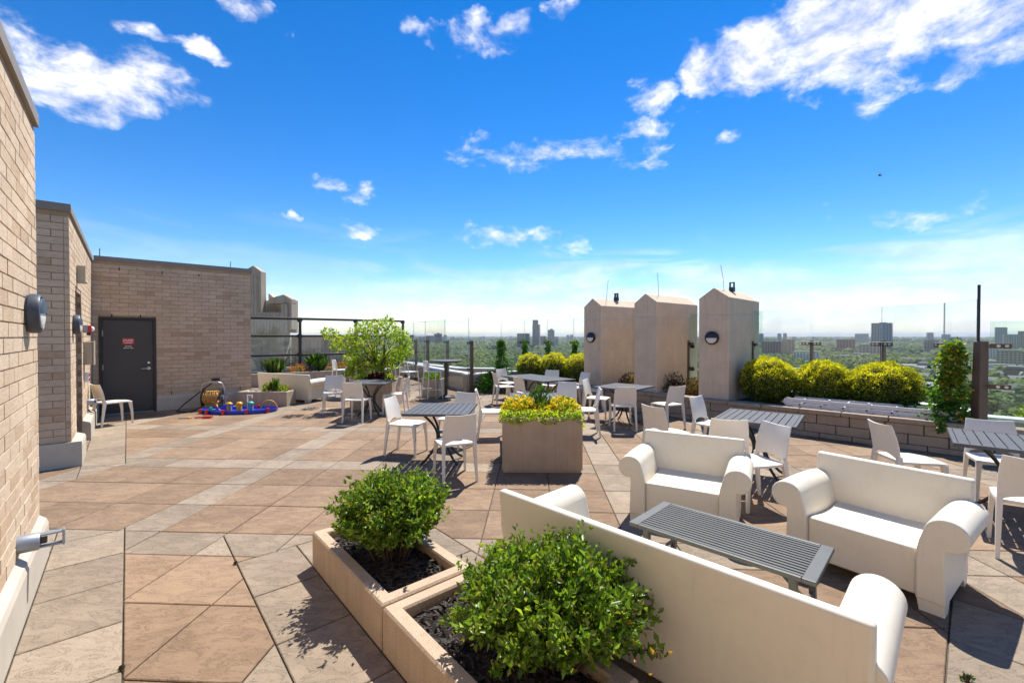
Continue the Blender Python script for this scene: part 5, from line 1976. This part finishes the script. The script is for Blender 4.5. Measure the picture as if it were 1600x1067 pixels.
# flowers in the beds by the railing and the low planter
fb = F0 + fdir * 0.1 - Vector((-fdir.y, fdir.x, 0)) * 0.75
for s_, lab, cols, pc, h in ((0.9, 'spiky grass clump in the raised bed by the brick wall', [(0.12, 0.20, 0.05), (0.20, 0.28, 0.08)], None, 0.60),
                             (1.75, 'orange flowers in the raised bed above the far sofa', GREENS, [(0.75, 0.13, 0.04), (0.80, 0.22, 0.08)], 0.30),
                             (2.35, 'spiky green grass clump beside the railing post', [(0.06, 0.15, 0.02), (0.12, 0.24, 0.03)], None, 0.70),
                             (3.05, 'orange-red flowers in the middle of the raised bed', GREENS, [(0.78, 0.12, 0.04), (0.70, 0.20, 0.10)], 0.36),
                             (3.7, 'mauve flowers beside the orange-red ones in the raised bed', GREENS, [(0.30, 0.16, 0.26), (0.35, 0.20, 0.22)], 0.30),
                             (4.5, 'pink flowers in the raised bed behind the small tree', GREENS, [(0.62, 0.20, 0.24), (0.70, 0.28, 0.20)], 0.32),
                             (5.1, 'purple flowers at the far end of the raised bed', GREENS, [(0.22, 0.12, 0.36)], 0.30)):
    p = fb + fdir * s_
    if pc is None:
        t = thing('grass_clump', lab, 'grass', (p.x, p.y, 0.38))
        n = 300
        a = nrg.uniform(0, 6.28, n)
        tilt = nrg.uniform(0.1, 0.65, n)
        A = np.stack([np.cos(a) * tilt, np.sin(a) * tilt, np.ones(n)], 1)
        tag(leaf_obj('blades', nrg.normal(size=(n, 3)) * np.array([0.08, 0.08, 0.0]), A, h * nrg.uniform(0.6, 1.1, n), 0.028, palette(n, cols), M_['leaf'], t), kind='stuff')
    else:
        low_plant(lab, (p.x, p.y, 0.38), 0.38, h, 450, cols, 0.06, 0.4, 'flowers', 'bed_flowers', petals=(pc, 150, 0.035))
low_plant('blue-grey cushion plant in the raised bed', tuple(fb + fdir * 2.05 + Vector((0.1, -0.1, 0.38))), 0.28, 0.24, 500, [(0.18, 0.22, 0.28), (0.25, 0.27, 0.33)], 0.05, 0.4)
low_plant('small red-flowered plant at the left of the gravel planter', (-6.15, 11.15, 0.32), 0.15, 0.22, 260, GREENS, 0.06, 0.45, 'flowers', 'red_flowers', petals=([(0.5, 0.04, 0.06)], 14, 0.03))
low_plant('small red-flowered plant at the right of the gravel planter', (-5.78, 11.15, 0.32), 0.15, 0.17, 260, GREENS, 0.06, 0.45, 'flowers', 'red_flowers', petals=([(0.55, 0.06, 0.08)], 12, 0.03))
t = thing('grass_clump', 'upright grass clump in the middle of the gravel planter', 'grass', (-6.0, 11.15, 0.32))
n = 70
a = nrg.uniform(0, 6.28, n)
A = np.stack([np.cos(a) * 0.22, np.sin(a) * 0.22, np.ones(n)], 1)
tag(leaf_obj('blades', nrg.normal(size=(n, 3)) * np.array([0.04, 0.04, 0.0]), A, 0.36 * nrg.uniform(0.6, 1.1, n), 0.07, palette(n, [(0.20, 0.32, 0.04), (0.12, 0.25, 0.03)]), M_['leaf'], t), kind='stuff')
low_plant('green plants in the grey planter behind the bar stools', (-2.36, 12.92, 0.46), 0.26, 0.22, 450, GREENS, 0.07, 0.4)
# a couple of weeds in the paving joints
for lab, (px, py) in (('weed sprouting from the paving joint at bottom right', (1510, 1063)), ('tiny weed in the paving joint at lower left', (190, 1046)), ('tiny weed at the corner of the grey paving', (368, 881))):
    p = G(px, py)
    low_plant(lab, (p.x, p.y, 0.0), 0.03 if px > 1000 else 0.016, 0.03 if px > 1000 else 0.012, 16, [(0.06, 0.16, 0.02), (0.10, 0.22, 0.03)], 0.022 if px > 1000 else 0.012, 0.5, 'weed', 'weed')


# ------------------------------------------------------------------ concrete wing of the building beyond the railing
def ribbed(mb, x0, x1, y, z0, z1, step=0.16):
    mb.box(((x0 + x1) / 2, y + 0.06, (z0 + z1) / 2), (x1 - x0, 0.08, z1 - z0))
    k = x0 + step / 2
    while k < x1:
        mb.box((k, y + 0.008, (z0 + z1) / 2), (step * 0.55, 0.026, z1 - z0 - 0.004))
        k += step


cw_ = thing('concrete_wing', 'grey ribbed concrete wing with stepped gables beyond the railing', 'building', (0, 0, 0))
YW = 22.0
k_ = YW / F_PX
zz = lambda py: CAM_H + (525 - py) * k_
xx_ = lambda px: (px - 800) * k_


def gable(px0, pxp, px1, pyl, pyp, pyr, depth, zb, y):
    m = MB()
    m.loft([[(xx_(px0), yy, zb), (xx_(px0), yy, zz(pyl)), (xx_(pxp), yy, zz(pyp)), (xx_(px1), yy, zz(pyr)), (xx_(px1), yy, zb)] for yy in (y, y + depth)])
    return m


gable(376, 396, 408, 426, 415, 424, 0.5, -1.0, YW).build('tall_gable', M_['grey_concrete'], cw_, bevel=0.03)
gable(409.5, 411, 422, 457, 457, 467, 0.4, zz(473), YW + 0.6).build('link_gable', M_['pillar_concrete'], cw_)
gable(421, 443, 455, 466, 460, 467, 0.5, zz(474), YW + 0.02).build('low_gable', M_['grey_concrete'], cw_, bevel=0.03)
MB().box((xx_(448.2), YW + 0.3, (zz(474) + zz(515)) / 2), (0.42, 0.5, zz(474) - zz(515))).build('pier', M_['grey_concrete'], cw_, bevel=0.02)
m = MB()
ribbed(m, xx_(394), xx_(404), YW - 0.10, zz(520), zz(432))
ribbed(m, xx_(404), xx_(441), YW - 0.10, zz(520), zz(488))
ribbed(m, xx_(441), xx_(450), YW - 0.10, zz(520), zz(475))
m.build('ribbed_panel', M_['grey_concrete'], cw_)
MB().box((xx_(429), YW + 0.75, (zz(468) + zz(520)) / 2), (xx_(452) - xx_(404), 0.2, zz(468) - zz(520))).build('recess_back', M_['grey_concrete'], cw_)
for py in (478, 482, 486):
    MB().box((xx_(414), YW + 0.55, zz(py)), (0.55, 0.06, 0.05)).build('louvre', M_['grey_concrete'], cw_)
MB().box((xx_(414), YW + 0.35, (zz(489) - 2.4) / 2), (xx_(443) - xx_(385), 0.6, zz(489) + 2.4)).build('lower_wall', M_['grey_concrete'], cw_)
m = MB()
ribbed(m, xx_(441), xx_(565), YW + 0.9, -2.0, zz(524), 0.2)
m.build('ribbed_panel', M_['grey_concrete'], cw_)
MB().box((xx_(502), YW + 1.3, (zz(524.5) - 3) / 2), (xx_(565) - xx_(441), 0.5, zz(524.5) + 3)).build('low_wall', M_['grey_concrete'], cw_)
MB().box((xx_(500), YW + 0.4, -0.75), (xx_(585) - xx_(440), 1.4, 1.9)).build('ledge', M_['grey_concrete'], cw_)


# ------------------------------------------------------------------ the city below
GZ = -46.0


def city_ground():
    m, N, b = base_mat('city_ground')
    pos = N.node('ShaderNodeNewGeometry').outputs['Position']
    n1 = N.noise(pos, 0.004, 5, 0.6)
    n2 = N.noise(pos, 0.03, 5, 0.65)
    col = N.mix(N.ramp(n2, 0.40, 0.62), (0.035, 0.060, 0.022), (0.085, 0.10, 0.05))
    col = N.mix(N.math('MULTIPLY', N.ramp(n1, 0.52, 0.66), N.ramp(n2, 0.45, 0.55)), col, (0.20, 0.19, 0.18))
    N.l.new(col, b.inputs['Base Color'])
    b.inputs['Roughness'].default_value = 0.95
    me = MB()
    nx = 24
    me.sheet(lambda u, v: (-16000 + 32000 * u, -600 + 17600 * v, GZ), nx, nx)
    tag(me.build('ground', m), 'green city plain stretching to the horizon', None, None, 'structure')


city_ground()
BLD = []                                             # footprints: x, y, radius


def wall_mat(name, col, rough=0.8):
    if name not in M_:
        simple(name, col, rough, var=0.06, scale=0.08)
    return M_[name]


for nm, c in (('bld_grey', (0.34, 0.33, 0.32)), ('bld_blue', (0.20, 0.25, 0.30)), ('bld_brick', (0.36, 0.18, 0.12)), ('bld_white', (0.70, 0.68, 0.64)), ('bld_brown', (0.28, 0.20, 0.15)), ('bld_tan', (0.46, 0.38, 0.29)),
              ('bld_dark', (0.10, 0.11, 0.12)), ('roof_grey', (0.17, 0.165, 0.165)), ('roof_brown', (0.19, 0.13, 0.095)), ('roof_pale', (0.55, 0.53, 0.50))):
    wall_mat(nm, c)
m_, N_n, b_ = base_mat('window_glass')
b_.inputs['Base Color'].default_value = (0.035, 0.045, 0.055, 1)
b_.inputs['Roughness'].default_value = 0.12
M_['window_glass'] = m_


def building(label, px0, px1, ytop, dist, mat, floors=0, depth=None, name='apartment_block', step=None, crown=None, bays=0, cat='building'):
    """block whose top edge and sides show at these pixels, standing on the plain at this distance"""
    yaw = rnd.uniform(-0.25, 0.25)
    xm = (px0 + px1) / 2
    ztop = CAM_H + (525 - ytop) / F_PX * dist
    X = (xm - 800) / F_PX * dist
    W = (px1 - px0) / F_PX * dist
    Dp = depth or max(14, min(W * 0.7, 30))
    base_ang = -math.atan2(X, dist)
    W = W / (math.cos(yaw) + abs(math.sin(yaw)) * Dp / max(W, 1))
    W = max(W, 6)
    BLD.append((X, dist, math.hypot(W, Dp) * 0.62))
    t = thing(name, label, cat, (X, dist, GZ), base_ang + yaw)
    Hh = ztop - GZ
    z_shaft = Hh if not step else Hh - step[0]
    MB().box((0, 0, z_shaft / 2), (W, Dp, z_shaft)).build('wall', mat, t)
    if step:
        MB().box((-W * step[1] / 2 if step[1] < 0.99 else 0, 0, z_shaft + step[0] / 2), (W * abs(step[1]), Dp * 0.9, step[0])).build('upper_storeys', mat, t)
    MB().box((0, 0, z_shaft + 0.6), (W * 0.96 if not step else W * 0.3, Dp * 0.96 if not step else Dp * 0.3, 1.2)).build('roof', M_['roof_grey'], t)
    if crown:
        MB().box((W * 0.05, 0, Hh + crown / 2), (W * 0.35, Dp * 0.5, crown)).build('plant_room', mat, t)
    if floors:
        fh = min(z_shaft / floors, 3.4)
        for k in range(int(min(floors, z_shaft // fh))):
            zc = z_shaft - fh * (k + 0.5) - 0.6
            if bays:
                bw = W / bays
                for q in range(bays):
                    MB().box((-W / 2 + bw * (q + 0.5), -Dp / 2 - 0.06, zc), (bw * 0.55, 0.2, fh * 0.52)).build('window', M_['window_glass'], t, fix=False)
            else:
                MB().box((0, -Dp / 2 - 0.06, zc), (W * 0.94, 0.2, fh * 0.48)).build('window_band', M_['window_glass'], t, fix=False)
            if k < 14:
                MB().box((W / 2 + 0.06, 0, zc), (0.2, Dp * 0.85, fh * 0.48)).build('window_band', M_['window_glass'], t, fix=False)
                MB().box((-W / 2 - 0.06, 0, zc), (0.2, Dp * 0.85, fh * 0.48)).build('window_band', M_['window_glass'], t, fix=False)
    return t


g = M_
building('slender tallest blue-grey skyscraper left of the pillars on the skyline', 832.0, 844.0, 507.5, 1700, g['bld_blue'], 26, 24, 'tower_block', step=None, crown=None)
building('narrow upper shaft of the tallest skyscraper left of the pillars', 832.0, 841.0, 500.5, 1722, g['bld_blue'], 10, 22, 'tower_block')
building('blue-grey tower just right of the tallest skyscraper', 855.6, 866.2, 516, 1500, g['bld_blue'], 16, 24, 'tower_block', crown=5)
building('broad dark slab building left of the tallest skyscraper', 808, 828, 521.5, 1500, g['bld_dark'], 14, 26, 'office_slab')
building('low block between the skyscraper and the blue-grey tower', 844.5, 853.5, 525.5, 1550, g['bld_grey'], 8, 24)
building('small low block right of the blue-grey tower', 866.5, 872, 526.5, 1600, g['bld_grey'], 0, 24)
building('pair of small distant towers near the farthest pillar, left one', 885, 889, 523.8, 2600, g['bld_grey'], 0, 24, 'tower_block')
building('pair of small distant towers near the farthest pillar, right one', 890.5, 895.5, 523.5, 2600, g['bld_grey'], 0, 24, 'tower_block')
building('brown low-rise with pale end just above the middle hedge ball', 863, 880, 556, 830, g['bld_brown'], 3, 26, 'low_rise')
building('distant tower left of the bar-height table above the tree line', 640, 646.5, 523.5, 2200, g['bld_dark'], 0, 30, 'tower_block')
building('distant stepped block above the bar stools, leftmost', 654, 665, 527.0, 2300, g['bld_grey'], 0, 30)
building('distant stepped block above the bar stools, second', 665.5, 677.5, 525, 2350, g['bld_dark'], 0, 30)
building('distant stepped block above the bar stools, tallest', 678.5, 690.5, 521.8, 2300, g['bld_dark'], 0, 30, crown=6)
building('distant narrow tower right of the stepped blocks', 693.5, 698, 523.8, 2300, g['bld_grey'], 0, 24, 'tower_block')
building('reddish mid-rise in the haze beyond the middle hedge balls', 768, 778, 540, 1200, g['bld_brown'], 5, 22)
building('small skyline tower right of the nearest pillar, first', 1186.5, 1192.5, 521.5, 2300, g['bld_dark'], 0, 24, 'tower_block')
building('small skyline tower right of the nearest pillar, second', 1215, 1220.5, 521.5, 2300, g['bld_grey'], 0, 24, 'tower_block')
building('small skyline tower right of the nearest pillar, third', 1224, 1229, 520.8, 2300, g['bld_dark'], 0, 24, 'tower_block')
building('long red-brick apartment block above the first golden hedge ball', 1193, 1228, 534, 980, g['bld_brick'], 8, 24, bays=9)
building('dark gabled red-brick block at the right end of the long one', 1222, 1240, 531, 1010, g['bld_brown'], 8, 22, bays=4)
building('white apartment block between the first two golden hedge balls', 1243, 1277, 549.5, 760, g['bld_white'], 6, 22, bays=8)
building('pinkish brick block left of the big grey tower', 1310, 1333.5, 531, 1150, g['bld_brick'], 6, 24, bays=6)
building('far low slab left of the big grey tower', 1338, 1355, 521.8, 2300, g['bld_grey'], 0, 30)
building('big grey apartment tower behind the second glass post', 1365, 1391, 505.5, 1250, g['bld_blue'], 24, 28, 'tower_block', crown=3, bays=7)
building('tan mid-rise below the big grey tower', 1345, 1376, 539, 1000, g['bld_tan'], 6, 24, bays=7)
building('small dark skyline tower right of the big grey tower', 1449, 1457, 520, 2100, g['bld_dark'], 6, 26, 'tower_block')
building('grey skyline block left of the ivy mass', 1473, 1483.5, 522.8, 2100, g['bld_grey'], 5, 26)
building('brown brick mid-rise left of the ivy mass', 1446, 1464, 532, 1150, g['bld_brick'], 6, 24, bays=5)
building('flat distant block just left of the ivy mass', 1484, 1500, 528, 1500, g['bld_grey'], 4, 26)
building('pale blue-grey tower right of the broad brown post', 1557, 1570.5, 512, 1500, g['bld_blue'], 16, 24, 'tower_block', bays=5)
building('grey-brown tower beside the pale one at the right edge', 1571, 1588, 523, 1250, g['bld_grey'], 10, 24, 'tower_block', bays=6)
building('tower cut by the right edge of the picture', 1594, 1608, 518, 1350, g['bld_brown'], 12, 24, 'tower_block', bays=5)
building('pale mid-rise just right of the broad brown post', 1540, 1561, 544, 800, g['bld_white'], 5, 22, bays=6)
building('brown brick apartments with pale window grid at right edge', 1564, 1592, 548, 620, g['bld_tan'], 5, 22, bays=6)
building('dark brick apartments cut by the right edge', 1590, 1625, 549, 640, g['bld_brown'], 5, 22, bays=7)
building('long flat commercial roof behind the third hedge ball', 1405, 1440, 571, 640, g['bld_white'], 1, 60, 'warehouse')
building('wide green-grey warehouse roof left of the ivy mass', 1432, 1476, 575, 560, g['bld_grey'], 1, 55, 'warehouse')
building('long low pale building below the tan mid-rise', 1300, 1340, 556, 880, g['bld_white'], 2, 30, 'low_rise')
building('low brick building in the trees left of the pale commercial roof', 1350, 1372, 563, 760, g['bld_brown'], 2, 24, 'low_rise')
building('flat brown-roofed shed at right edge above the grey roofs', 1580, 1612, 574, 500, g['roof_brown'], 1, 24, 'low_rise')
for k in range(26):                                  # small skyline blocks all along the horizon
    px = rnd.choice([rnd.uniform(700, 800), rnd.uniform(900, 1000), rnd.uniform(1230, 1360), rnd.uniform(1395, 1500), rnd.uniform(1540, 1600)])
    t = building('tiny hazy block on the far skyline', px, px + rnd.uniform(3, 9), rnd.uniform(525.2, 527.6), rnd.uniform(3000, 5200), rnd.choice([g['bld_grey'], g['bld_dark'], g['bld_white']]), 0, 40, 'skyline_block')
    t['group'] = 'tiny blocks on the far skyline'

for k in range(44):                                  # pale low roofs that show between the trees
    px = rnd.choice([rnd.uniform(640, 905), rnd.uniform(1200, 1600), rnd.uniform(1380, 1600)])
    py = rnd.uniform(538, 578) if px > 1200 else rnd.uniform(538, 556)
    q_ = G(px, py, GZ + 9)
    wd_ = rnd.uniform(18, 46)
    hw = wd_ / q_.y * F_PX / 2
    t = building('pale low-rise roof among the trees of the plain', px - hw, px + hw, py, q_.y, rnd.choice([g['bld_white'], g['bld_tan'], g['roof_pale'], g['bld_grey'], g['bld_brick']]), 2, rnd.uniform(14, 26), 'low_rise')
    t['group'] = 'pale low roofs among the trees'


def house(label, x, y, ang, w, d, h, rh, wall, roof):
    t = thing('small_house', label, 'house', (x, y, GZ), ang, 'houses below the terrace at right')
    BLD.append((x, y, max(w, d) * 0.62))
    MB().box((0, 0, h / 2), (w, d, h)).build('wall', wall, t)
    m = MB()
    e = 0.6
    m.loft([[(-w / 2 - e, -d / 2 - e, h), (-w / 2 - e, d / 2 + e, h), (-w / 2 - e, 0, h + rh)], [(w / 2 + e, -d / 2 - e, h), (w / 2 + e, d / 2 + e, h), (w / 2 + e, 0, h + rh)]])
    ro = m.build('roof', roof, t)
    MB().box((w * 0.3, d * 0.12, h + rh * 0.9), (0.9, 0.9, 2.4)).build('chimney', M_['bld_brick'], ro)
    if rnd.random() < 0.7:
        dm = MB()
        dm.loft([[(-1.6, -d / 2 + 0.6, h), (1.6, -d / 2 + 0.6, h), (1.6, -d / 2 + 0.6, h + rh * 0.45), (0, -d / 2 + 0.6, h + rh * 0.85), (-1.6, -d / 2 + 0.6, h + rh * 0.45)],
                 [(-1.6, 0, h), (1.6, 0, h), (1.6, 0, h + rh * 0.45), (0, 0, h + rh * 0.85), (-1.6, 0, h + rh * 0.45)]])
        dm.build('dormer', wall, ro)
    for q in range(3):
        for zc in (1.6, 4.4):
            if zc < h - 0.8:
                MB().box((-w / 3 + q * w / 3, -d / 2 - 0.05, zc), (1.3, 0.2, 1.4)).build('window', M_['window_glass'], t, fix=False)


def ghost(px, py):
    q = G(px, py, GZ)
    return q.x, q.y


for k, (px, py) in enumerate([(1572, 606), (1600, 602), (1550, 592), (1590, 588), (1612, 596), (1560, 580), (1535, 588), (1545, 570), (1575, 583), (1480, 594), (1462, 602), (1440, 596), (1490, 586), (1455, 588),
                              (1425, 590), (1410, 598), (1478, 610), (1448, 615), (1500, 602), (1530, 606), (1595, 620), (1560, 628), (1470, 582), (1398, 588), (1620, 612)]):
    x, y = ghost(px, py)
    big = k < 2
    house('small grey-roofed house among the trees below the terrace at right' if not big else ('large grey-roofed house with dormer seen through the right glass panel' if k == 0 else 'large grey-roofed house cut by the right edge'),
          x, y, rnd.uniform(-0.6, 0.6) - math.atan2(x, y), rnd.uniform(11, 16) + (9 if big else 0), rnd.uniform(9, 12), rnd.uniform(5, 6.5), rnd.uniform(3, 4.5),
          rnd.choice([M_['bld_white'], M_['bld_tan'], M_['bld_grey']]), rnd.choice([M_['roof_grey'], M_['roof_grey'], M_['roof_brown'], M_['roof_pale']]))


# trees of the plain: a canopy that reads as one mass, instanced leafy crowns
def wood(name, label, pts, scales, seed, subdiv, amp):
    me = bpy.data.meshes.new(name)
    me.from_pydata(pts, [], [])
    at = me.attributes.new('size', 'FLOAT', 'POINT')
    at.data.foreach_set('value', scales)
    o = link(name, me)
    tag(o, label, 'trees', None, 'stuff')
    ng = bpy.data.node_groups.new(name, 'GeometryNodeTree')
    ng.interface.new_socket('Geometry', in_out='INPUT', socket_type='NodeSocketGeometry')
    ng.interface.new_socket('Geometry', in_out='OUTPUT', socket_type='NodeSocketGeometry')
    N = NT(ng)
    gi, go = N.node('NodeGroupInput'), N.node('NodeGroupOutput')
    ico = N.node('GeometryNodeMeshIcoSphere')
    ico.inputs['Subdivisions'].default_value = subdiv
    ico.inputs['Radius'].default_value = 1.0
    sp = N.node('GeometryNodeSetPosition')
    N.l.new(ico.outputs[0], sp.inputs['Geometry'])
    tn = N.node('ShaderNodeTexNoise')
    tn.inputs['Scale'].default_value = 1.7
    tn.inputs['Detail'].default_value = 3.0
    tn.inputs['Roughness'].default_value = 0.7
    ps_ = N.node('GeometryNodeInputPosition')
    N.l.new(ps_.outputs[0], tn.inputs['Vector'])
    sb = N.node('ShaderNodeVectorMath', operation='SUBTRACT')
    N.l.new(tn.outputs['Color'], sb.inputs[0])
    sb.inputs[1].default_value = (0.5, 0.5, 0.5)
    sc = N.node('ShaderNodeVectorMath', operation='SCALE')
    N.l.new(sb.outputs[0], sc.inputs[0])
    sc.inputs['Scale'].default_value = amp
    N.l.new(sc.outputs[0], sp.inputs['Offset'])
    sm = N.node('GeometryNodeSetMaterial')
    sm.inputs['Material'].default_value = M_['far_foliage']
    N.l.new(sp.outputs[0], sm.inputs['Geometry'])
    ip = N.node('GeometryNodeInstanceOnPoints')
    N.l.new(gi.outputs[0], ip.inputs['Points'])
    N.l.new(sm.outputs[0], ip.inputs['Instance'])
    rv = N.node('FunctionNodeRandomValue', data_type='FLOAT_VECTOR')
    rv.inputs[0].default_value = (-0.25, -0.25, 0.0)
    rv.inputs[1].default_value = (0.25, 0.25, 6.28)
    rv.inputs['Seed'].default_value = seed
    N.l.new(rv.outputs[0], ip.inputs['Rotation'])
    na = N.node('GeometryNodeInputNamedAttribute', data_type='FLOAT')
    na.inputs['Name'].default_value = 'size'
    cx = N.node('ShaderNodeCombineXYZ')
    N.l.new(na.outputs[0], cx.inputs[0])
    N.l.new(na.outputs[0], cx.inputs[1])
    N.l.new(N.math('MULTIPLY', na.outputs[0], 0.92), cx.inputs[2])
    N.l.new(cx.outputs[0], ip.inputs['Scale'])
    N.l.new(ip.outputs[0], go.inputs[0])
    md = o.modifiers.new('trees', 'NODES')
    md.node_group = ng
    return o


m, N, b = base_mat('far_foliage')
oi = N.node('ShaderNodeObjectInfo').outputs['Random']
pos = N.node('ShaderNodeNewGeometry').outputs['Position']
nn = N.noise(pos, 0.9, 4, 0.7)
col = N.mix(oi, (0.055, 0.10, 0.02), (0.17, 0.215, 0.042))
col = N.mix(1.0, col, N.ramp(nn, 0.3, 0.7, 0.55, 1.35), 'MULTIPLY')
N.l.new(col, b.inputs['Base Color'])
b.inputs['Roughness'].default_value = 0.8
b.inputs['Specular IOR Level'].default_value = 0.15
bp = N.node('ShaderNodeBump')
bp.inputs['Strength'].default_value = 1.0
bp.inputs['Distance'].default_value = 1.2
N.l.new(nn, bp.inputs['Height'])
N.l.new(bp.outputs[0], b.inputs['Normal'])
M_['far_foliage'] = m


def sector(n, r0, r1, skip, smin, smax, half=0.98):
    a = nrg.uniform(-half, half, n)
    r = np.sqrt(nrg.uniform(r0 * r0, r1 * r1, n))
    X, Y = r * np.sin(a), r * np.cos(a)
    f = np.sin(X * 0.011 + 1.3) * np.cos(Y * 0.009 + X * 0.004) + 0.6 * np.sin(X * 0.031 + Y * 0.027)
    right = np.clip((X / np.maximum(Y, 1) - 0.42) * 2.2, 0, 1) * (r < 1300)
    keep = nrg.random(n) > skip + 0.30 * (f > 0.55) + 0.22 * right
    for bx, by, br in BLD:
        if by < r1 * 1.1:
            # nothing inside a building, and a clear strip in front of it
            keep &= ~((np.abs(X - bx) < br + smax * 0.5) & (Y > by - br - smax * 1.2) & (Y < by + br))
    X, Y = X[keep], Y[keep]
    s = nrg.uniform(smin, smax, len(X))
    pts = np.stack([X, Y, np.full(len(X), GZ) + s * 0.72], 1)
    return [tuple(p) for p in pts], s.astype(np.float32)


for nm, lab, n, r0, r1, skip, s0, s1, sd, sub, amp in (
        ('near_trees', 'leafy trees of the neighbourhood right below the terrace', 3200, 130, 520, 0.15, 3.2, 6.8, 1, 4, 1.25),
        ('middle_trees', 'dense tree canopy of the middle distance', 9500, 520, 1300, 0.12, 4.2, 8.0, 2, 3, 1.2),
        ('far_trees', 'hazy far tree canopy', 12000, 1300, 3400, 0.10, 6.0, 11.0, 3, 2, 1.0),
        ('horizon_woods', 'bluish woods merging with the horizon', 9000, 3400, 12500, 0.05, 14.0, 24.0, 4, 2, 0.9)):
    p, s = sector(n, r0, r1, skip, s0, s1)
    wood(nm, lab, p, s, sd, sub, amp)

# each of the many alike far buildings is told apart by its colour and its place along the view
ONES = ['first', 'second', 'third', 'fourth', 'fifth', 'sixth', 'seventh', 'eighth', 'ninth', 'tenth', 'eleventh', 'twelfth', 'thirteenth', 'fourteenth', 'fifteenth', 'sixteenth', 'seventeenth', 'eighteenth', 'nineteenth']
TENS = {2: ('twentieth', 'twenty'), 3: ('thirtieth', 'thirty'), 4: ('fortieth', 'forty'), 5: ('fiftieth', 'fifty')}


def ordinal(k):
    if k < 20:
        return ONES[k - 1]
    return TENS[k // 10][0] if k % 10 == 0 else TENS[k // 10][1] + '-' + ONES[k % 10 - 1]


HUE = {'bld_white': 'white', 'bld_tan': 'tan', 'roof_pale': 'pale', 'bld_grey': 'grey', 'bld_brick': 'brick-red', 'bld_dark': 'dark', 'roof_grey': 'grey', 'roof_brown': 'brown'}
for grp, pat in (('pale low roofs among the trees', '%s low-rise roof among the trees, %s from left of the low roofs'),
                 ('tiny blocks on the far skyline', 'tiny hazy %s block on the far skyline, %s from the left'),
                 ('houses below the terrace at right', 'small %s-roofed house below the terrace at right, %s house from left')):
    L_ = [o for o in bpy.data.objects if o.parent is None and o.get('group') == grp]
    L_.sort(key=lambda o: o.location.x / o.location.y)
    for k, o in enumerate(L_):
        if o['label'].startswith('large'):
            continue
        part = [c for c in kids(o) if c.name.split('.')[0] == ('roof' if 'house' in grp else 'wall')][0]
        o['label'] = pat % (HUE[part.data.materials[0].name], ordinal(k + 1))

# helicopter far off in the sky
hc = thing('helicopter', 'tiny dark helicopter in the blue sky at right', 'helicopter', tuple(Vector((572 / F_PX, 1.0, 250 / F_PX)) * 560 + Vector((0, 0, CAM_H))), 0.5)
body = MB()
body.loft([[(x, r * math.cos(a), r * math.sin(a) * 1.1) for a in [2 * math.pi * k / 12 for k in range(12)]] for x, r in ((-2.6, 0.2), (-2.0, 0.9), (-0.8, 1.25), (0.8, 1.1), (1.8, 0.5), (4.2, 0.22), (6.2, 0.14))])
body.build('fuselage', M_['sign_black'], hc, smooth=50)
MB().box((6.0, 0, 0.7), (0.9, 0.12, 1.7)).build('tail_fin', M_['sign_black'], hc)
MB().tube([(-0.3, 0, 1.2), (-0.3, 0, 1.9)], 0.12, 8).build('mast', M_['sign_black'], hc)
for a in (0.4, 1.97):
    MB().box((0, 0, 0), (10.0, 0.3, 0.06), Matrix.Translation((-0.3, 0, 1.92 + 0.05 * a)) @ Matrix.Rotation(a, 4, 'Z')).build('rotor_blade', M_['sign_black'], hc)
for sy in (-1, 1):
    MB().tube([(-2.2, sy * 1.0, -1.75), (1.6, sy * 1.0, -1.75)], 0.09, 6).build('skid', M_['sign_black'], hc)

# ------------------------------------------------------------------ haze over the plain
hz_ = MB()
hz_.box((0, 8000, (GZ - 1 + 72) / 2), (33000, 18400, 72 - (GZ - 1)))
hm = bpy.data.materials.new('haze')
hm.use_nodes = True
N = NT(hm.node_tree)
N.n.clear()
out = N.node('ShaderNodeOutputMaterial')
pv = N.node('ShaderNodeVolumePrincipled')
pv.inputs['Color'].default_value = (0.86, 0.92, 1.0, 1)
pv.inputs['Density'].default_value = 0.00009
pv.inputs['Anisotropy'].default_value = 0.0
N.l.new(pv.outputs[0], out.inputs['Volume'])
ho = hz_.build('haze', hm)
tag(ho, 'pale blue haze over the city', 'haze', None, 'stuff')
